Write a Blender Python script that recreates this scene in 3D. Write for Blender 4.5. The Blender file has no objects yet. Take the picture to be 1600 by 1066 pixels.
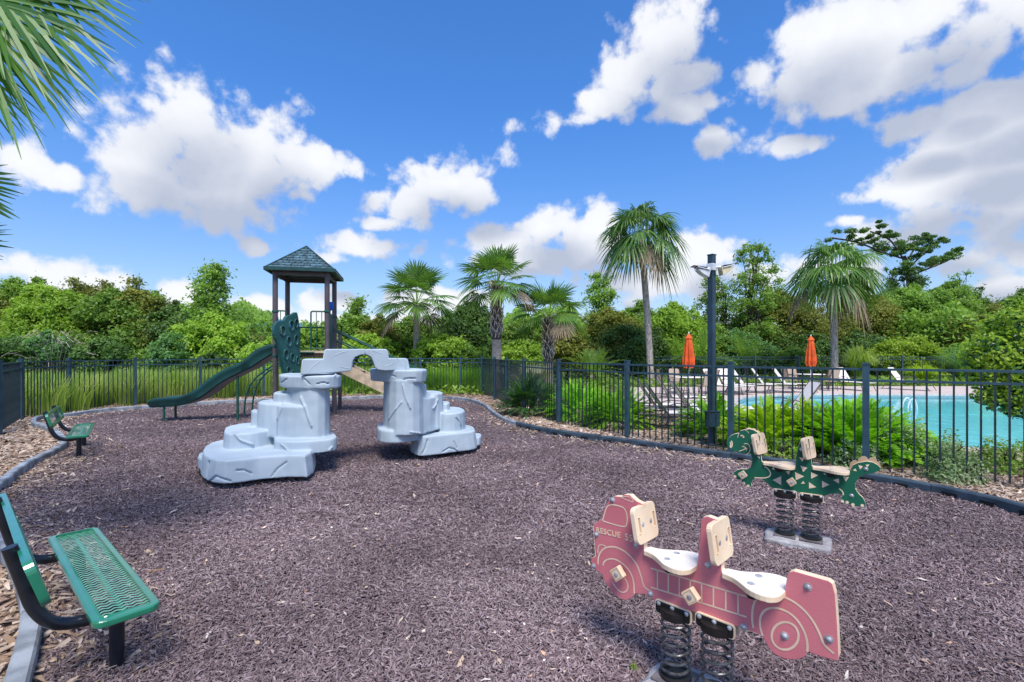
import bpy, bmesh, math, random
import numpy as np
from mathutils import Vector, Matrix
R = math.radians
rng = np.random.default_rng(7)
random.seed(7)
scene = bpy.context.scene
COL = scene.collection

# ------------------------------------------------------------------ camera
FPX, HX, HY, CH = 756.0, 800.0, 552.0, 1.68      # focal length (px of the 1600 px photo), horizon, eye height
cd = bpy.data.cameras.new('camera'); cam = bpy.data.objects.new('camera', cd); COL.objects.link(cam)
cam.location = (0, 0, CH); cam.rotation_euler = (R(90), 0, 0)
cd.sensor_width = 36; cd.lens = 36*FPX/1600; cd.shift_y = 19/1600; cd.clip_end = 2000; cd.clip_start = .05
scene.camera = cam
scene.view_settings.view_transform = 'Standard'; scene.view_settings.look = 'None'
scene.view_settings.gamma = 1; scene.view_settings.use_curve_mapping = False
scene.view_settings.exposure = 0.80

# ------------------------------------------------------------------ sun
SUN_EL, SUN_AZ = R(60), R(172)       # azimuth clockwise from +Y : straight behind the camera
sd = bpy.data.lights.new('sun', 'SUN'); sun = bpy.data.objects.new('sun', sd); COL.objects.link(sun)
sdir = Vector((math.sin(SUN_AZ)*math.cos(SUN_EL), math.cos(SUN_AZ)*math.cos(SUN_EL), math.sin(SUN_EL)))
sun.rotation_euler = sdir.to_track_quat('Z', 'Y').to_euler()
sd.energy = 2.7; sd.angle = R(22); sd.color = (1, .93, .82)

# ------------------------------------------------------------------ sky
world = bpy.data.worlds.new('World'); scene.world = world; world.use_nodes = True
world.cycles.sampling_method = 'MANUAL'; world.cycles.sample_map_resolution = 256
wt = world.node_tree; wt.nodes.clear()
def nd(t, typ, **kw):
    n = t.nodes.new(typ)
    for k, v in kw.items(): setattr(n, k, v)
    return n
def mth(t, op, a, b=None, c=None, clamp=False):
    n = t.nodes.new('ShaderNodeMath'); n.operation = op; n.use_clamp = clamp
    for i, v in enumerate((a, b, c)):
        if v is None: continue
        if isinstance(v, (int, float)): n.inputs[i].default_value = v
        else: t.links.new(v, n.inputs[i])
    return n.outputs[0]
def smooth(t, v, lo, hi, a=0.0, b=1.0):
    n = t.nodes.new('ShaderNodeMapRange'); n.interpolation_type = 'SMOOTHSTEP'
    t.links.new(v, n.inputs[0])
    for i, q in zip((1, 2, 3, 4), (lo, hi, a, b)): n.inputs[i].default_value = q
    return n.outputs[0]
def mixc(t, f, a, b, typ='MIX'):
    n = t.nodes.new('ShaderNodeMix'); n.data_type = 'RGBA'; n.blend_type = typ
    for s, v in zip((n.inputs[0], n.inputs[6], n.inputs[7]), (f, a, b)):
        if isinstance(v, (int, float)): s.default_value = v
        elif isinstance(v, tuple): s.default_value = (v[0], v[1], v[2], 1)
        else: t.links.new(v, s)
    return n.outputs[2]

# clouds standing in the sky: centre and half size measured as directions from the play area
CLOUDS = [(295,205,110,75),(235,250,95,75),(330,280,160,80),(410,255,100,70),(500,255,70,34),(190,255,60,30),
 (690,285,90,42),(640,322,80,30),(735,300,60,28),(600,350,45,14),
 (560,388,85,26),(520,405,50,16),(600,385,45,16),
 (850,355,75,40),(910,372,90,40),(800,378,85,30),(860,405,130,30),
 (1095,398,55,34),(1070,440,130,32),(960,440,90,26),
 (1050,60,85,62),(1000,115,80,50),(950,165,55,30),(895,190,55,17),(1085,120,40,30),(1075,170,60,26),
 (1130,222,55,32),(1245,228,54,15),
 (1270,70,95,62),(1370,110,160,60),(1540,50,160,80),(1440,40,120,60),(1190,110,40,50),(1250,130,70,36),(1340,150,80,26),(1490,120,70,36),(1560,150,140,45),
 (1440,185,80,26),(1540,220,110,50),(1460,285,130,42),(1580,290,120,55),(1400,300,70,22),
 (1430,362,110,36),(1530,410,120,40),(1580,450,110,30),(1290,420,100,25),(1320,345,30,10),
 (40,255,80,34),(100,270,30,26),(60,425,120,30),(150,440,60,20),(405,387,30,16),(285,462,50,26),(400,480,60,24),(445,505,80,20),
 (700,468,120,22),(520,470,70,20),(1500,480,160,26),(680,510,700,18)]
def cloud_group(name, detail):
    g = bpy.data.node_groups.new(name, 'ShaderNodeTree')
    g.interface.new_socket('Vector', in_out='INPUT', socket_type='NodeSocketVector')
    g.interface.new_socket('Density', in_out='OUTPUT', socket_type='NodeSocketFloat')
    gi, go = nd(g, 'NodeGroupInput'), nd(g, 'NodeGroupOutput'); vec = gi.outputs[0]; acc = None
    def vm(op, a, b=None, c=None):
        n = nd(g, 'ShaderNodeVectorMath', operation=op)
        for i, q in enumerate((a, b, c)):
            if q is None: continue
            if isinstance(q, (tuple, Vector)): n.inputs[i].default_value = q
            else: g.links.new(q, n.inputs[i])
        return n
    for cx, cy, hw, hh in CLOUDS:
        v = Vector(((cx-HX)/FPX, 1, (HY-cy)/FPX)); L = v.length; c = v/L
        a, b = hw/FPX/(1+(v.x*.9)**2)*1.12, hh/FPX/L*1.15; a = max(a, .02); sc_ = Vector((1/a, 1/a, 1/b))
        src = vec if acc is None else vm('MULTIPLY_ADD', acc, (1e-7, 1e-7, 1e-7), vec).outputs[0]   # chained so the nodes are evaluated one after another
        q = vm('MULTIPLY_ADD', src, sc_, Vector((-c.x*sc_.x, -c.y*sc_.y, -c.z*sc_.z))).outputs[0]
        o = mth(g, 'SUBTRACT', 1.0, vm('LENGTH', q).outputs[1])
        acc = o if acc is None else mth(g, 'SMOOTH_MAX', acc, o, .12)
    # the same kind of fair-weather cumulus over the rest of the sky
    sp = nd(g, 'ShaderNodeSeparateXYZ'); g.links.new(vec, sp.inputs[0])
    bn = nd(g, 'ShaderNodeTexNoise'); g.links.new(vec, bn.inputs[0]); bn.inputs['Scale'].default_value = 3.2; bn.inputs['Detail'].default_value = 1
    rest = mth(g, 'MULTIPLY', mth(g, 'SUBTRACT', bn.outputs[0], .56), 3.5)
    rest = mth(g, 'ADD', rest, smooth(g, mth(g, 'DIVIDE', sp.outputs[1], mth(g, 'ADD', mth(g, 'ABSOLUTE', sp.outputs[2]), .25)), .35, 1.1, 0, -2.5))
    d = mth(g, 'MAXIMUM', mth(g, 'MAXIMUM', acc, rest), -1.5)
    if detail:
        n1 = nd(g, 'ShaderNodeTexNoise'); g.links.new(vec, n1.inputs[0])
        n1.inputs['Scale'].default_value = 7; n1.inputs['Detail'].default_value = 9; n1.inputs['Roughness'].default_value = .58; n1.inputs['Distortion'].default_value = .15
        d = mth(g, 'ADD', d, mth(g, 'MULTIPLY', mth(g, 'SUBTRACT', n1.outputs[0], .5), 2.6))
        n2 = nd(g, 'ShaderNodeTexNoise'); g.links.new(vec, n2.inputs[0]); n2.inputs['Scale'].default_value = 26; n2.inputs['Detail'].default_value = 6; n2.inputs['Roughness'].default_value = .6
        d = mth(g, 'ADD', d, mth(g, 'MULTIPLY', mth(g, 'SUBTRACT', n2.outputs[0], .5), 1.1))
        wv = vm('MULTIPLY_ADD', n1.outputs[1], (.05, .05, .05), vec)
        for sc_, am in ((15, .75), (38, .34)):
            vo = nd(g, 'ShaderNodeTexVoronoi'); g.links.new(wv.outputs[0], vo.inputs[0]); vo.inputs['Scale'].default_value = sc_
            d = mth(g, 'ADD', d, mth(g, 'MULTIPLY', mth(g, 'SUBTRACT', .42, vo.outputs['Distance']), am))
    g.links.new(d, go.inputs[0]); return g
G_full, G_soft = cloud_group('cloud_field', True), cloud_group('cloud_mass', False)
tc = nd(wt, 'ShaderNodeTexCoord')
nv = nd(wt, 'ShaderNodeVectorMath', operation='NORMALIZE'); wt.links.new(tc.outputs['Generated'], nv.inputs[0])
dirv = nv.outputs[0]
q = nd(wt, 'ShaderNodeGroup', node_tree=G_full); wt.links.new(dirv, q.inputs[0]); D0 = q.outputs[0]
of = nd(wt, 'ShaderNodeVectorMath', operation='ADD'); wt.links.new(dirv, of.inputs[0]); of.inputs[1].default_value = (-.028, 0, .068)
q = nd(wt, 'ShaderNodeGroup', node_tree=G_soft); wt.links.new(of.outputs[0], q.inputs[0]); D1 = q.outputs[0]
alpha = smooth(wt, D0, -.12, .40)
shade = mth(wt, 'ADD', mth(wt, 'MULTIPLY', smooth(wt, D1, -.25, .85), 1.0), mth(wt, 'MULTIPLY', mth(wt, 'SUBTRACT', .75, D0), .24), clamp=True)
sky = nd(wt, 'ShaderNodeTexSky', sky_type='NISHITA', sun_disc=False)
sky.sun_elevation = SUN_EL; sky.sun_rotation = SUN_AZ; sky.dust_density = .6; sky.ozone_density = 2.2; sky.air_density = 1.1
hs = nd(wt, 'ShaderNodeHueSaturation'); wt.links.new(sky.outputs[0], hs.inputs['Color']); hs.inputs['Saturation'].default_value = 1.0
sz = nd(wt, 'ShaderNodeSeparateXYZ'); wt.links.new(dirv, sz.inputs[0])
tint = mixc(wt, smooth(wt, sz.outputs[2], -.05, .50), (.95, .98, 1.16), (.52, 1.05, 1.70))
skyc = mixc(wt, 1.0, hs.outputs[0], tint, 'MULTIPLY')
cloudc = mixc(wt, shade, (7.7, 7.8, 8.05), (3.9, 4.3, 5.3))
full = mixc(wt, mth(wt, 'MULTIPLY', alpha, .96), skyc, cloudc)
bg = nd(wt, 'ShaderNodeBackground'); bg.inputs[1].default_value = .075
out = nd(wt, 'ShaderNodeOutputWorld'); wt.links.new(full, bg.inputs[0]); wt.links.new(bg.outputs[0], out.inputs[0])

# ------------------------------------------------------------------ helpers
def P(x, y, z=0.0):
    "point at height z seen in the photo at x, y"
    Y = FPX*(CH-z)/(y-HY); return Vector(((x-HX)*Y/FPX, Y, z))
def D(x, y, Y):
    return Vector(((x-HX)*Y/FPX, Y, CH+(HY-y)*Y/FPX))
def on_plane(x, y, A, d):
    "where the sight line meets the vertical plane through A along d -> (distance along d, height)"
    rx = (x-HX)/FPX
    t = (rx*A[1]-A[0])/(d[0]-rx*d[1]); Y = A[1]+t*d[1]
    return t, CH+(HY-y)*Y/FPX

class MB:
    def __init__(s): s.v = []; s.f = []; s.m = []
    def add(s, vs, fs, mi=0):
        o = len(s.v); s.v += [tuple(v) for v in vs]; s.f += [tuple(i+o for i in f) for f in fs]; s.m += [mi]*len(fs); return s
    def box(s, c, size, rz=0, mi=0, M=None):
        x, y, z = [q/2 for q in size]
        vs = [Vector((a, b, d)) for a in (-x, x) for b in (-y, y) for d in (-z, z)]
        M = M or Matrix.Rotation(rz, 3, 'Z')
        vs = [M @ v + Vector(c) for v in vs]
        return s.add(vs, [(0,1,3,2),(4,6,7,5),(0,4,5,1),(2,3,7,6),(0,2,6,4),(1,5,7,3)], mi)
    def beam(s, a, b, w, h, mi=0):
        "box from a to b, w wide (horizontal), h high"
        a, b = Vector(a), Vector(b); d = (b-a).normalized()
        side = d.cross(Vector((0,0,1)))
        side = side.normalized() if side.length > .01 else Vector((1,0,0))
        up = side.cross(d)
        vs = [p + side*i*w/2 + up*j*h/2 for p in (a, b) for i, j in ((-1,-1),(1,-1),(1,1),(-1,1))]
        return s.add(vs, [(3,2,1,0),(4,5,6,7),(0,1,5,4),(1,2,6,5),(2,3,7,6),(3,0,4,7)], mi)
    def tube(s, path, r, n=8, mi=0, cap=True, closed=False):
        path = [Vector(p) for p in path]; N = len(path)
        rr = r if isinstance(r, (list, tuple)) else [r]*N
        up = None; rings = []
        for i, p in enumerate(path):
            a = path[(i-1) % N] if (closed or i > 0) else p
            b = path[(i+1) % N] if (closed or i < N-1) else p
            t = (b-a).normalized()
            if up is None:
                up = t.cross(Vector((0,0,1)))
                if up.length < .01: up = Vector((1,0,0))
            up = (up - t*up.dot(t)).normalized(); w = t.cross(up)
            rings.append([p + (up*math.cos(2*math.pi*k/n) + w*math.sin(2*math.pi*k/n))*rr[i] for k in range(n)])
        vs = [v for rg in rings for v in rg]; fs = []
        for i in range(N if closed else N-1):
            j = (i+1) % N
            for k in range(n): fs.append((i*n+k, i*n+(k+1) % n, j*n+(k+1) % n, j*n+k))
        if cap and not closed:
            fs.append(tuple(reversed(range(n)))); fs.append(tuple((N-1)*n+k for k in range(n)))
        return s.add(vs, fs, mi)
    def prism(s, pts, O, U, V, W, t, mi=0, side_mi=None, holes=None, back_mi=None):
        "polygon pts (u, v) in the plane O,U,V, from W*0 to -W*t"
        O, U, V, W = map(Vector, (O, U, V, W))
        bm = bmesh.new(); loops = [pts]+(holes or [])
        es = []; front = []
        for lp in loops:
            vs = [bm.verts.new(O+U*a+V*b) for a, b in lp]; front.append(vs)
            for i in range(len(vs)): es.append(bm.edges.new((vs[i], vs[(i+1) % len(vs)])))
        bmesh.ops.triangle_fill(bm, use_beauty=True, edges=es, normal=W)
        bm.verts.index_update()
        vs = [v.co.copy() for v in bm.verts]; n = len(vs)
        fs = []
        for f in bm.faces:
            idx = [v.index for v in f.verts]
            if f.normal.dot(W) < 0: idx.reverse()
            fs.append(idx)
        allv = vs + [v - W*t for v in vs]
        s.add(allv, fs, mi)
        o = len(s.v)-2*n
        for f in fs: s.f.append(tuple(i+n+o for i in reversed(f))); s.m.append(mi if back_mi is None else back_mi)
        for lp in front:
            ii = [v.index for v in lp]
            ar = sum((ii and (lp[k].co-O).dot(U)*(lp[(k+1) % len(lp)].co-O).dot(V)-(lp[(k+1) % len(lp)].co-O).dot(U)*(lp[k].co-O).dot(V)) for k in range(len(lp)))
            flip = (ar < 0) == (U.cross(V).dot(W) > 0)
            if lp is not front[0]: flip = flip
            for k in range(len(ii)):
                a, b = ii[k], ii[(k+1) % len(ii)]
                q = (a, a+n, b+n, b) if not flip else (b, b+n, a+n, a)
                s.f.append(tuple(x+o for x in q)); s.m.append(mi if side_mi is None else side_mi)
        bm.free(); return s
    def ribbon(s, pts, O, U, V, W, w, lift, mi=0):
        "flat engraved line of width w along (u, v) points"
        O, U, V, W = map(Vector, (O, U, V, W)); N = len(pts)
        P2 = [Vector(p) for p in pts]; vs = []
        for i in range(N):
            t = (P2[min(i+1, N-1)]-P2[max(i-1, 0)]).normalized(); nn = Vector((-t.y, t.x))*w/2
            for q in (P2[i]+nn, P2[i]-nn): vs.append(O+U*q.x+V*q.y+W*lift)
        return s.add(vs, [(2*i, 2*i+1, 2*i+3, 2*i+2) for i in range(N-1)], mi)
    def lathe(s, prof, c, n=16, mi=0):
        c = Vector(c); vs = []; N = len(prof)
        for r, z in prof:
            for k in range(n): vs.append(c+Vector((r*math.cos(2*math.pi*k/n), r*math.sin(2*math.pi*k/n), z)))
        fs = [(i*n+k, i*n+(k+1) % n, (i+1)*n+(k+1) % n, (i+1)*n+k) for i in range(N-1) for k in range(n)]
        if prof[0][0] > 1e-4: fs.append(tuple(reversed(range(n))))
        if prof[-1][0] > 1e-4: fs.append(tuple((N-1)*n+k for k in range(n)))
        return s.add(vs, fs, mi)
    def build(s, name, mats, parent=None, smooth=False, bevel=0, world=True, seg=2):
        me = bpy.data.meshes.new(name)
        off = parent_world(parent) if (parent is not None and world) else Vector((0,0,0))
        me.from_pydata([tuple(Vector(v)-off) for v in s.v], [], s.f)
        mats = mats if isinstance(mats, (list, tuple)) else [mats]
        for m in mats: me.materials.append(m)
        if len(mats) > 1: me.polygons.foreach_set('material_index', s.m)
        if smooth: me.polygons.foreach_set('use_smooth', [True]*len(me.polygons))
        me.validate(); me.update()
        o = bpy.data.objects.new(name, me); COL.objects.link(o)
        if parent is not None: o.parent = parent
        if bevel:
            b = o.modifiers.new('bevel', 'BEVEL'); b.width = bevel; b.segments = seg; b.limit_method = 'ANGLE'; b.angle_limit = R(35)
            b.harden_normals = False
        if smooth: smooth_angle(o)
        return o
def smooth_angle(o, ang=40):
    try: o.data.set_sharp_from_angle(angle=R(ang))
    except Exception: pass
def parent_world(p):
    v = Vector((0,0,0))
    while p is not None: v += p.location; p = p.parent
    return v
def tag(o, label=None, cat=None, group=None, kind=None):
    if label: o['label'] = label
    if cat: o['category'] = cat
    if group: o['group'] = group
    if kind: o['kind'] = kind
    return o
def thing(name, loc, label, cat, group=None):
    o = bpy.data.objects.new(name, None); COL.objects.link(o); o.location = loc; o.empty_display_size = .1
    return tag(o, label, cat, group)
KIDS = {}
def copy_tree(o, parent=None, top=True):
    c = o.copy(); COL.objects.link(c)
    if parent is not None: c.parent = parent
    for ch in KIDS.get(o.name) or [q for q in bpy.data.objects if q.parent == o]: copy_tree(ch, c, False)
    return c
def fast_mesh(name, V, quads=None, tris=None, mat=None, parent=None, smooth=False, mi=None, world=True):
    V = np.asarray(V, dtype=np.float32).reshape(-1, 3)
    if parent is not None and world:
        off = parent_world(parent); V = V-np.array(off, dtype=np.float32)
    F = quads if quads is not None else tris; k = 4 if quads is not None else 3
    F = np.asarray(F, dtype=np.int32).reshape(-1, k)
    me = bpy.data.meshes.new(name); me.vertices.add(len(V)); me.vertices.foreach_set('co', V.ravel())
    me.loops.add(F.size); me.loops.foreach_set('vertex_index', F.ravel())
    me.polygons.add(len(F)); me.polygons.foreach_set('loop_start', np.arange(0, F.size, k, dtype=np.int32))
    me.update(calc_edges=True)
    for m in (mat if isinstance(mat, (list, tuple)) else [mat]):
        if m: me.materials.append(m)
    if mi is not None: me.polygons.foreach_set('material_index', np.asarray(mi, dtype=np.int32))
    if smooth: me.polygons.foreach_set('use_smooth', np.ones(len(F), dtype=bool))
    o = bpy.data.objects.new(name, me); COL.objects.link(o)
    if parent is not None: o.parent = parent
    return o
def chaikin(pts, it=2, closed=True):
    pts = [Vector(p) for p in pts]
    for _ in range(it):
        q = []; n = len(pts)
        if not closed: q.append(pts[0])
        for i in range(n if closed else n-1):
            a, b = pts[i], pts[(i+1) % n]; q += [a*.75+b*.25, a*.25+b*.75]
        if not closed: q.append(pts[-1])
        pts = q
    return pts
def resample(pts, step):
    pts = [Vector(p) for p in pts]; out = [pts[0]]; acc = 0
    for a, b in zip(pts, pts[1:]):
        L = (b-a).length; 
        if L < 1e-6: continue
        t = step-acc
        while t <= L: out.append(a+(b-a)*(t/L)); t += step
        acc = (acc+L) % step
    return out
def inside(poly, X, Y):
    x = np.array([p[0] for p in poly]); y = np.array([p[1] for p in poly]); r = np.zeros(X.shape, bool); j = len(x)-1
    for i in range(len(x)):
        c = ((y[i] > Y) != (y[j] > Y)) & (X < (x[j]-x[i])*(Y-y[i])/(y[j]-y[i]+1e-12)+x[i]); r ^= c; j = i
    return r

# ------------------------------------------------------------------ materials
MAT = {}
def mat(name, col, rough=.6, var=.12, scale=8, bump=0.0, bscale=60, metal=0, spec=.4, col2=None, detail=4, coat=0, obj_var=0.0, lo=.35, hi=.65, stretch=None):
    m = bpy.data.materials.new(name); m.use_nodes = True; t = m.node_tree; b = t.nodes['Principled BSDF']
    tcn = nd(t, 'ShaderNodeTexCoord'); src = tcn.outputs['Object']
    if stretch:
        mp = nd(t, 'ShaderNodeMapping'); t.links.new(src, mp.inputs[0]); mp.inputs[3].default_value = stretch; src = mp.outputs[0]
    n = nd(t, 'ShaderNodeTexNoise'); t.links.new(src, n.inputs[0]); n.inputs['Scale'].default_value = scale; n.inputs['Detail'].default_value = detail
    c2 = col2 or tuple(min(1, c*(1-var*2)) for c in col)
    f = smooth(t, n.outputs[0], lo, hi)
    c = mixc(t, f, col, c2)
    if obj_var:
        oi = nd(t, 'ShaderNodeObjectInfo'); k = mth(t, 'ADD', mth(t, 'MULTIPLY', oi.outputs['Random'], obj_var), 1-obj_var/2)
        cb = nd(t, 'ShaderNodeCombineXYZ'); [t.links.new(k, cb.inputs[i]) for i in range(3)]
        c = mixc(t, 1.0, c, cb.outputs[0], 'MULTIPLY')
    c = weather(t, c, name)
    t.links.new(c, b.inputs['Base Color'])
    b.inputs['Roughness'].default_value = rough; b.inputs['Metallic'].default_value = metal; b.inputs['Specular IOR Level'].default_value = spec
    if coat: b.inputs['Coat Weight'].default_value = coat; b.inputs['Coat Roughness'].default_value = .15
    if bump:
        n2 = nd(t, 'ShaderNodeTexNoise'); t.links.new(src, n2.inputs[0]); n2.inputs['Scale'].default_value = bscale; n2.inputs['Detail'].default_value = 5
        bp = nd(t, 'ShaderNodeBump'); bp.inputs['Strength'].default_value = bump; bp.inputs['Distance'].default_value = .02
        t.links.new(n2.outputs[0], bp.inputs['Height']); t.links.new(bp.outputs[0], b.inputs['Normal'])
    MAT[name] = m; return m
def weather(t, c, name):
    "mildew and drip marks on the moulded rock"
    if name != 'rock_plastic': return c
    tcn = nd(t, 'ShaderNodeTexCoord'); mp = nd(t, 'ShaderNodeMapping'); t.links.new(tcn.outputs['Object'], mp.inputs[0]); mp.inputs[3].default_value = (7, 7, 1.2)
    n = nd(t, 'ShaderNodeTexNoise'); t.links.new(mp.outputs[0], n.inputs[0]); n.inputs['Scale'].default_value = 1; n.inputs['Detail'].default_value = 6
    n2 = nd(t, 'ShaderNodeTexNoise'); t.links.new(tcn.outputs['Object'], n2.inputs[0]); n2.inputs['Scale'].default_value = 1.7
    f = mth(t, 'MULTIPLY', smooth(t, n.outputs[0], .60, .74, 0, .55), smooth(t, n2.outputs[0], .45, .62))
    return mixc(t, f, c, (.26, .31, .22))
def leafmat(name, cols, trans=.35, rough=.5, objvar=.3, spec=.3):
    "foliage: every leaf (mesh island) takes its own shade between the given colours"
    m = bpy.data.materials.new(name); m.use_nodes = True; t = m.node_tree; b = t.nodes['Principled BSDF']
    ge = nd(t, 'ShaderNodeNewGeometry'); cr = nd(t, 'ShaderNodeValToRGB')
    tcn = nd(t, 'ShaderNodeTexCoord'); n = nd(t, 'ShaderNodeTexNoise'); t.links.new(tcn.outputs['Object'], n.inputs[0]); n.inputs['Scale'].default_value = .9; n.inputs['Detail'].default_value = 2
    f = mth(t, 'ADD', mth(t, 'MULTIPLY', ge.outputs['Random Per Island'], .45), mth(t, 'MULTIPLY', smooth(t, n.outputs[0], .3, .7), .55))
    t.links.new(f, cr.inputs[0]); e = cr.color_ramp.elements
    while len(e) < len(cols): e.new(.5)
    for i, c in enumerate(cols): e[i].position = i/(len(cols)-1); e[i].color = (*c, 1)
    oi = nd(t, 'ShaderNodeObjectInfo'); k = mth(t, 'ADD', mth(t, 'MULTIPLY', oi.outputs['Random'], objvar), 1-objvar/2)
    cb = nd(t, 'ShaderNodeCombineXYZ'); [t.links.new(k, cb.inputs[i]) for i in range(3)]
    c = mixc(t, 1.0, cr.outputs[0], cb.outputs[0], 'MULTIPLY')
    t.links.new(c, b.inputs['Base Color']); b.inputs['Roughness'].default_value = rough; b.inputs['Specular IOR Level'].default_value = spec
    tr = nd(t, 'ShaderNodeBsdfTranslucent'); c2 = mixc(t, 1.0, c, (1.25, 1.35, .6), 'MULTIPLY'); t.links.new(c2, tr.inputs[0])
    mx = nd(t, 'ShaderNodeMixShader'); mx.inputs[0].default_value = trans
    t.links.new(b.outputs[0], mx.inputs[1]); t.links.new(tr.outputs[0], mx.inputs[2]); t.links.new(mx.outputs[0], t.nodes['Material Output'].inputs[0])
    MAT[name] = m; return m
mat('fence', (.034, .082, .115), .35, .15, 4, .05, 90, spec=.5)
mat('fence_pickets', (.018, .036, .048), .4, .2, 6, .05, 90, spec=.4)
mat('kerb_dark', (.055, .085, .115), .55, .2, 5, .15, 90)
mat('kerb_grey', (.34, .37, .41), .6, .25, 5, .2, 70)
mat('recess', (.008, .010, .012), .8)
mat('rock_plastic', (.455, .535, .60), .55, .05, 2.2, .22, 160, spec=.35, col2=(.39, .465, .53))
mat('post_brown', (.110, .090, .102), .42, .15, 3, .04, 60)
mat('green_steel', (.012, .095, .075), .38, .15, 6, .03, 60)
mat('slide_green', (.010, .065, .062), .32, .2, 3, .04, 50, spec=.5)
mat('panel_teal', (.030, .125, .120), .4, .15, 4, .05, 60)
mat('roof_teal', (.080, .155, .190), .55, .25, 6, .1, 50, obj_var=.35)
mat('roof_trim', (.018, .070, .068), .45, .15, 6)
mat('deck_tan', (.62, .48, .33), .6, .15, 6, .1, 60)
mat('deck_brown', (.12, .075, .045), .6, .2, 6, .1, 60)
mat('blue_plastic', (.015, .13, .55), .35, .1, 6)
mat('bench_green', (.014, .210, .110), .28, .08, 8, .03, 60, spec=.6, coat=1.0)
mat('bench_mesh', (.17, .44, .31), .35, .15, 20, .03, 60, spec=.5)
mat('bench_black', (.012, .016, .024), .3, .2, 9, .05, 60, spec=.5)
mat('truck_red', (.68, .205, .225), .5, .12, 2.5, .12, 220, col2=(.60, .165, .19))
mat('dino_green', (.010, .120, .065), .45, .12, 3, .1, 220)
mat('cream', (.84, .66, .46), .5, .08, 6, .08, 200, col2=(.76, .57, .39))
mat('engraved', (.90, .66, .47), .6, .1, 9)
mat('cream_dark', (.52, .36, .22), .5, .15, 6, .08, 200)
mat('seat_white', (.80, .72, .66), .5, .1, 9, .1, 200, col2=(.74, .66, .60))
mat('tan_plastic', (.68, .52, .37), .5, .1, 6, .08, 200)
mat('black_plastic', (.018, .016, .015), .45, .2, 9, .1, 90)
mat('spring_black', (.10, .10, .108), .25, .3, 30, .1, 80, metal=.3)
mat('bolt', (.62, .62, .64), .25, .2, 40, metal=.45)
mat('concrete', (.42, .41, .42), .85, .2, 9, .5, 60, col2=(.27, .25, .26))
mat('concrete_dark', (.16, .14, .15), .85, .2, 12, .4, 60)
mat('lamp_post', (.024, .056, .088), .4, .2, 3, .05, 60, spec=.5)
mat('lamp_white', (.72, .74, .78), .4, .1, 9)
mat('lamp_glass', (.80, .68, .42), .3, .1, 9)
mat('aluminium', (.42, .40, .40), .35, .15, 9, metal=.6)
mat('sling', (.80, .74, .68), .7, .1, 60, .1, 300, col2=(.72, .66, .60))
mat('sling_tan', (.55, .42, .32), .7, .1, 60, .1, 300)
mat('frame_brown', (.10, .085, .08), .4, .1, 9)
mat('orange_cloth', (.80, .115, .02), .75, .15, 3, .1, 60)
mat('house_wall', (.50, .40, .31), .8, .1, 2, .1, 30)
mat('roof_blue', (.055, .20, .42), .6, .2, 2, .1, 30)
mat('glass_dark', (.03, .04, .05), .1, .1, 2)
mat('bark_grey', (.48, .41, .37), .9, .25, 14, .6, 40, stretch=(1, 1, .4))
mat('bark_palm', (.50, .42, .36), .9, .25, 5, .7, 30, col2=(.30, .24, .20), stretch=(1, 1, 6))
mat('bark_dark', (.13, .105, .085), .9, .3, 8, .6, 40, stretch=(1, 1, .4))
mat('boot', (.78, .70, .64), .85, .25, 10, .3, 40, col2=(.28, .20, .17))
mat('dead_frond', (.20, .145, .09), .85, .3, 10, .2, 40, col2=(.30, .23, .16))
mat('pool_wall', (.46, .76, .84), .4, .1, 2, .03, 20, col2=(.38, .70, .80))
mat('coping', (.60, .54, .50), .7, .15, 6, .2, 60)
mat('tile_band', (.25, .42, .46), .2, .2, 30)
# ------------------------------------------------------------------ ground
def ground_mat(name, cols, scale, bump, bscale, rough=.9):
    m = bpy.data.materials.new(name); m.use_nodes = True; t = m.node_tree; b = t.nodes['Principled BSDF']
    tcn = nd(t, 'ShaderNodeTexCoord'); n = nd(t, 'ShaderNodeTexNoise'); t.links.new(tcn.outputs['Object'], n.inputs[0]); n.inputs['Scale'].default_value = scale; n.inputs['Detail'].default_value = 8
    n.inputs['Roughness'].default_value = .75
    cr = nd(t, 'ShaderNodeValToRGB'); t.links.new(n.outputs[0], cr.inputs[0]); e = cr.color_ramp.elements
    while len(e) < len(cols): e.new(.5)
    for i, c in enumerate(cols): e[i].position = .32+.36*i/(len(cols)-1); e[i].color = (*c, 1)
    big = nd(t, 'ShaderNodeTexNoise'); t.links.new(tcn.outputs['Object'], big.inputs[0]); big.inputs['Scale'].default_value = .7
    k = smooth(t, big.outputs[0], .3, .7, .8, 1.15); cb = nd(t, 'ShaderNodeCombineXYZ'); [t.links.new(k, cb.inputs[i]) for i in range(3)]
    c = mixc(t, 1.0, cr.outputs[0], cb.outputs[0], 'MULTIPLY'); t.links.new(c, b.inputs['Base Color'])
    b.inputs['Roughness'].default_value = rough; b.inputs['Specular IOR Level'].default_value = .2
    v = nd(t, 'ShaderNodeTexVoronoi'); t.links.new(tcn.outputs['Object'], v.inputs[0]); v.inputs['Scale'].default_value = bscale
    bp = nd(t, 'ShaderNodeBump'); bp.inputs['Strength'].default_value = bump; bp.inputs['Distance'].default_value = .02
    t.links.new(v.outputs['Distance'], bp.inputs['Height']); t.links.new(bp.outputs[0], b.inputs['Normal'])
    return m
M_rub = ground_mat('rubber_ground', [(.050,.036,.040), (.13,.097,.104), (.24,.18,.19)], 45, .8, 45)
M_chip = ground_mat('chip_ground', [(.10,.065,.045), (.27,.19,.14), (.48,.37,.29)], 22, .8, 22)
M_grass = ground_mat('grass_ground', [(.05,.065,.02), (.10,.13,.035), (.16,.16,.06)], 6, .5, 30)
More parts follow.
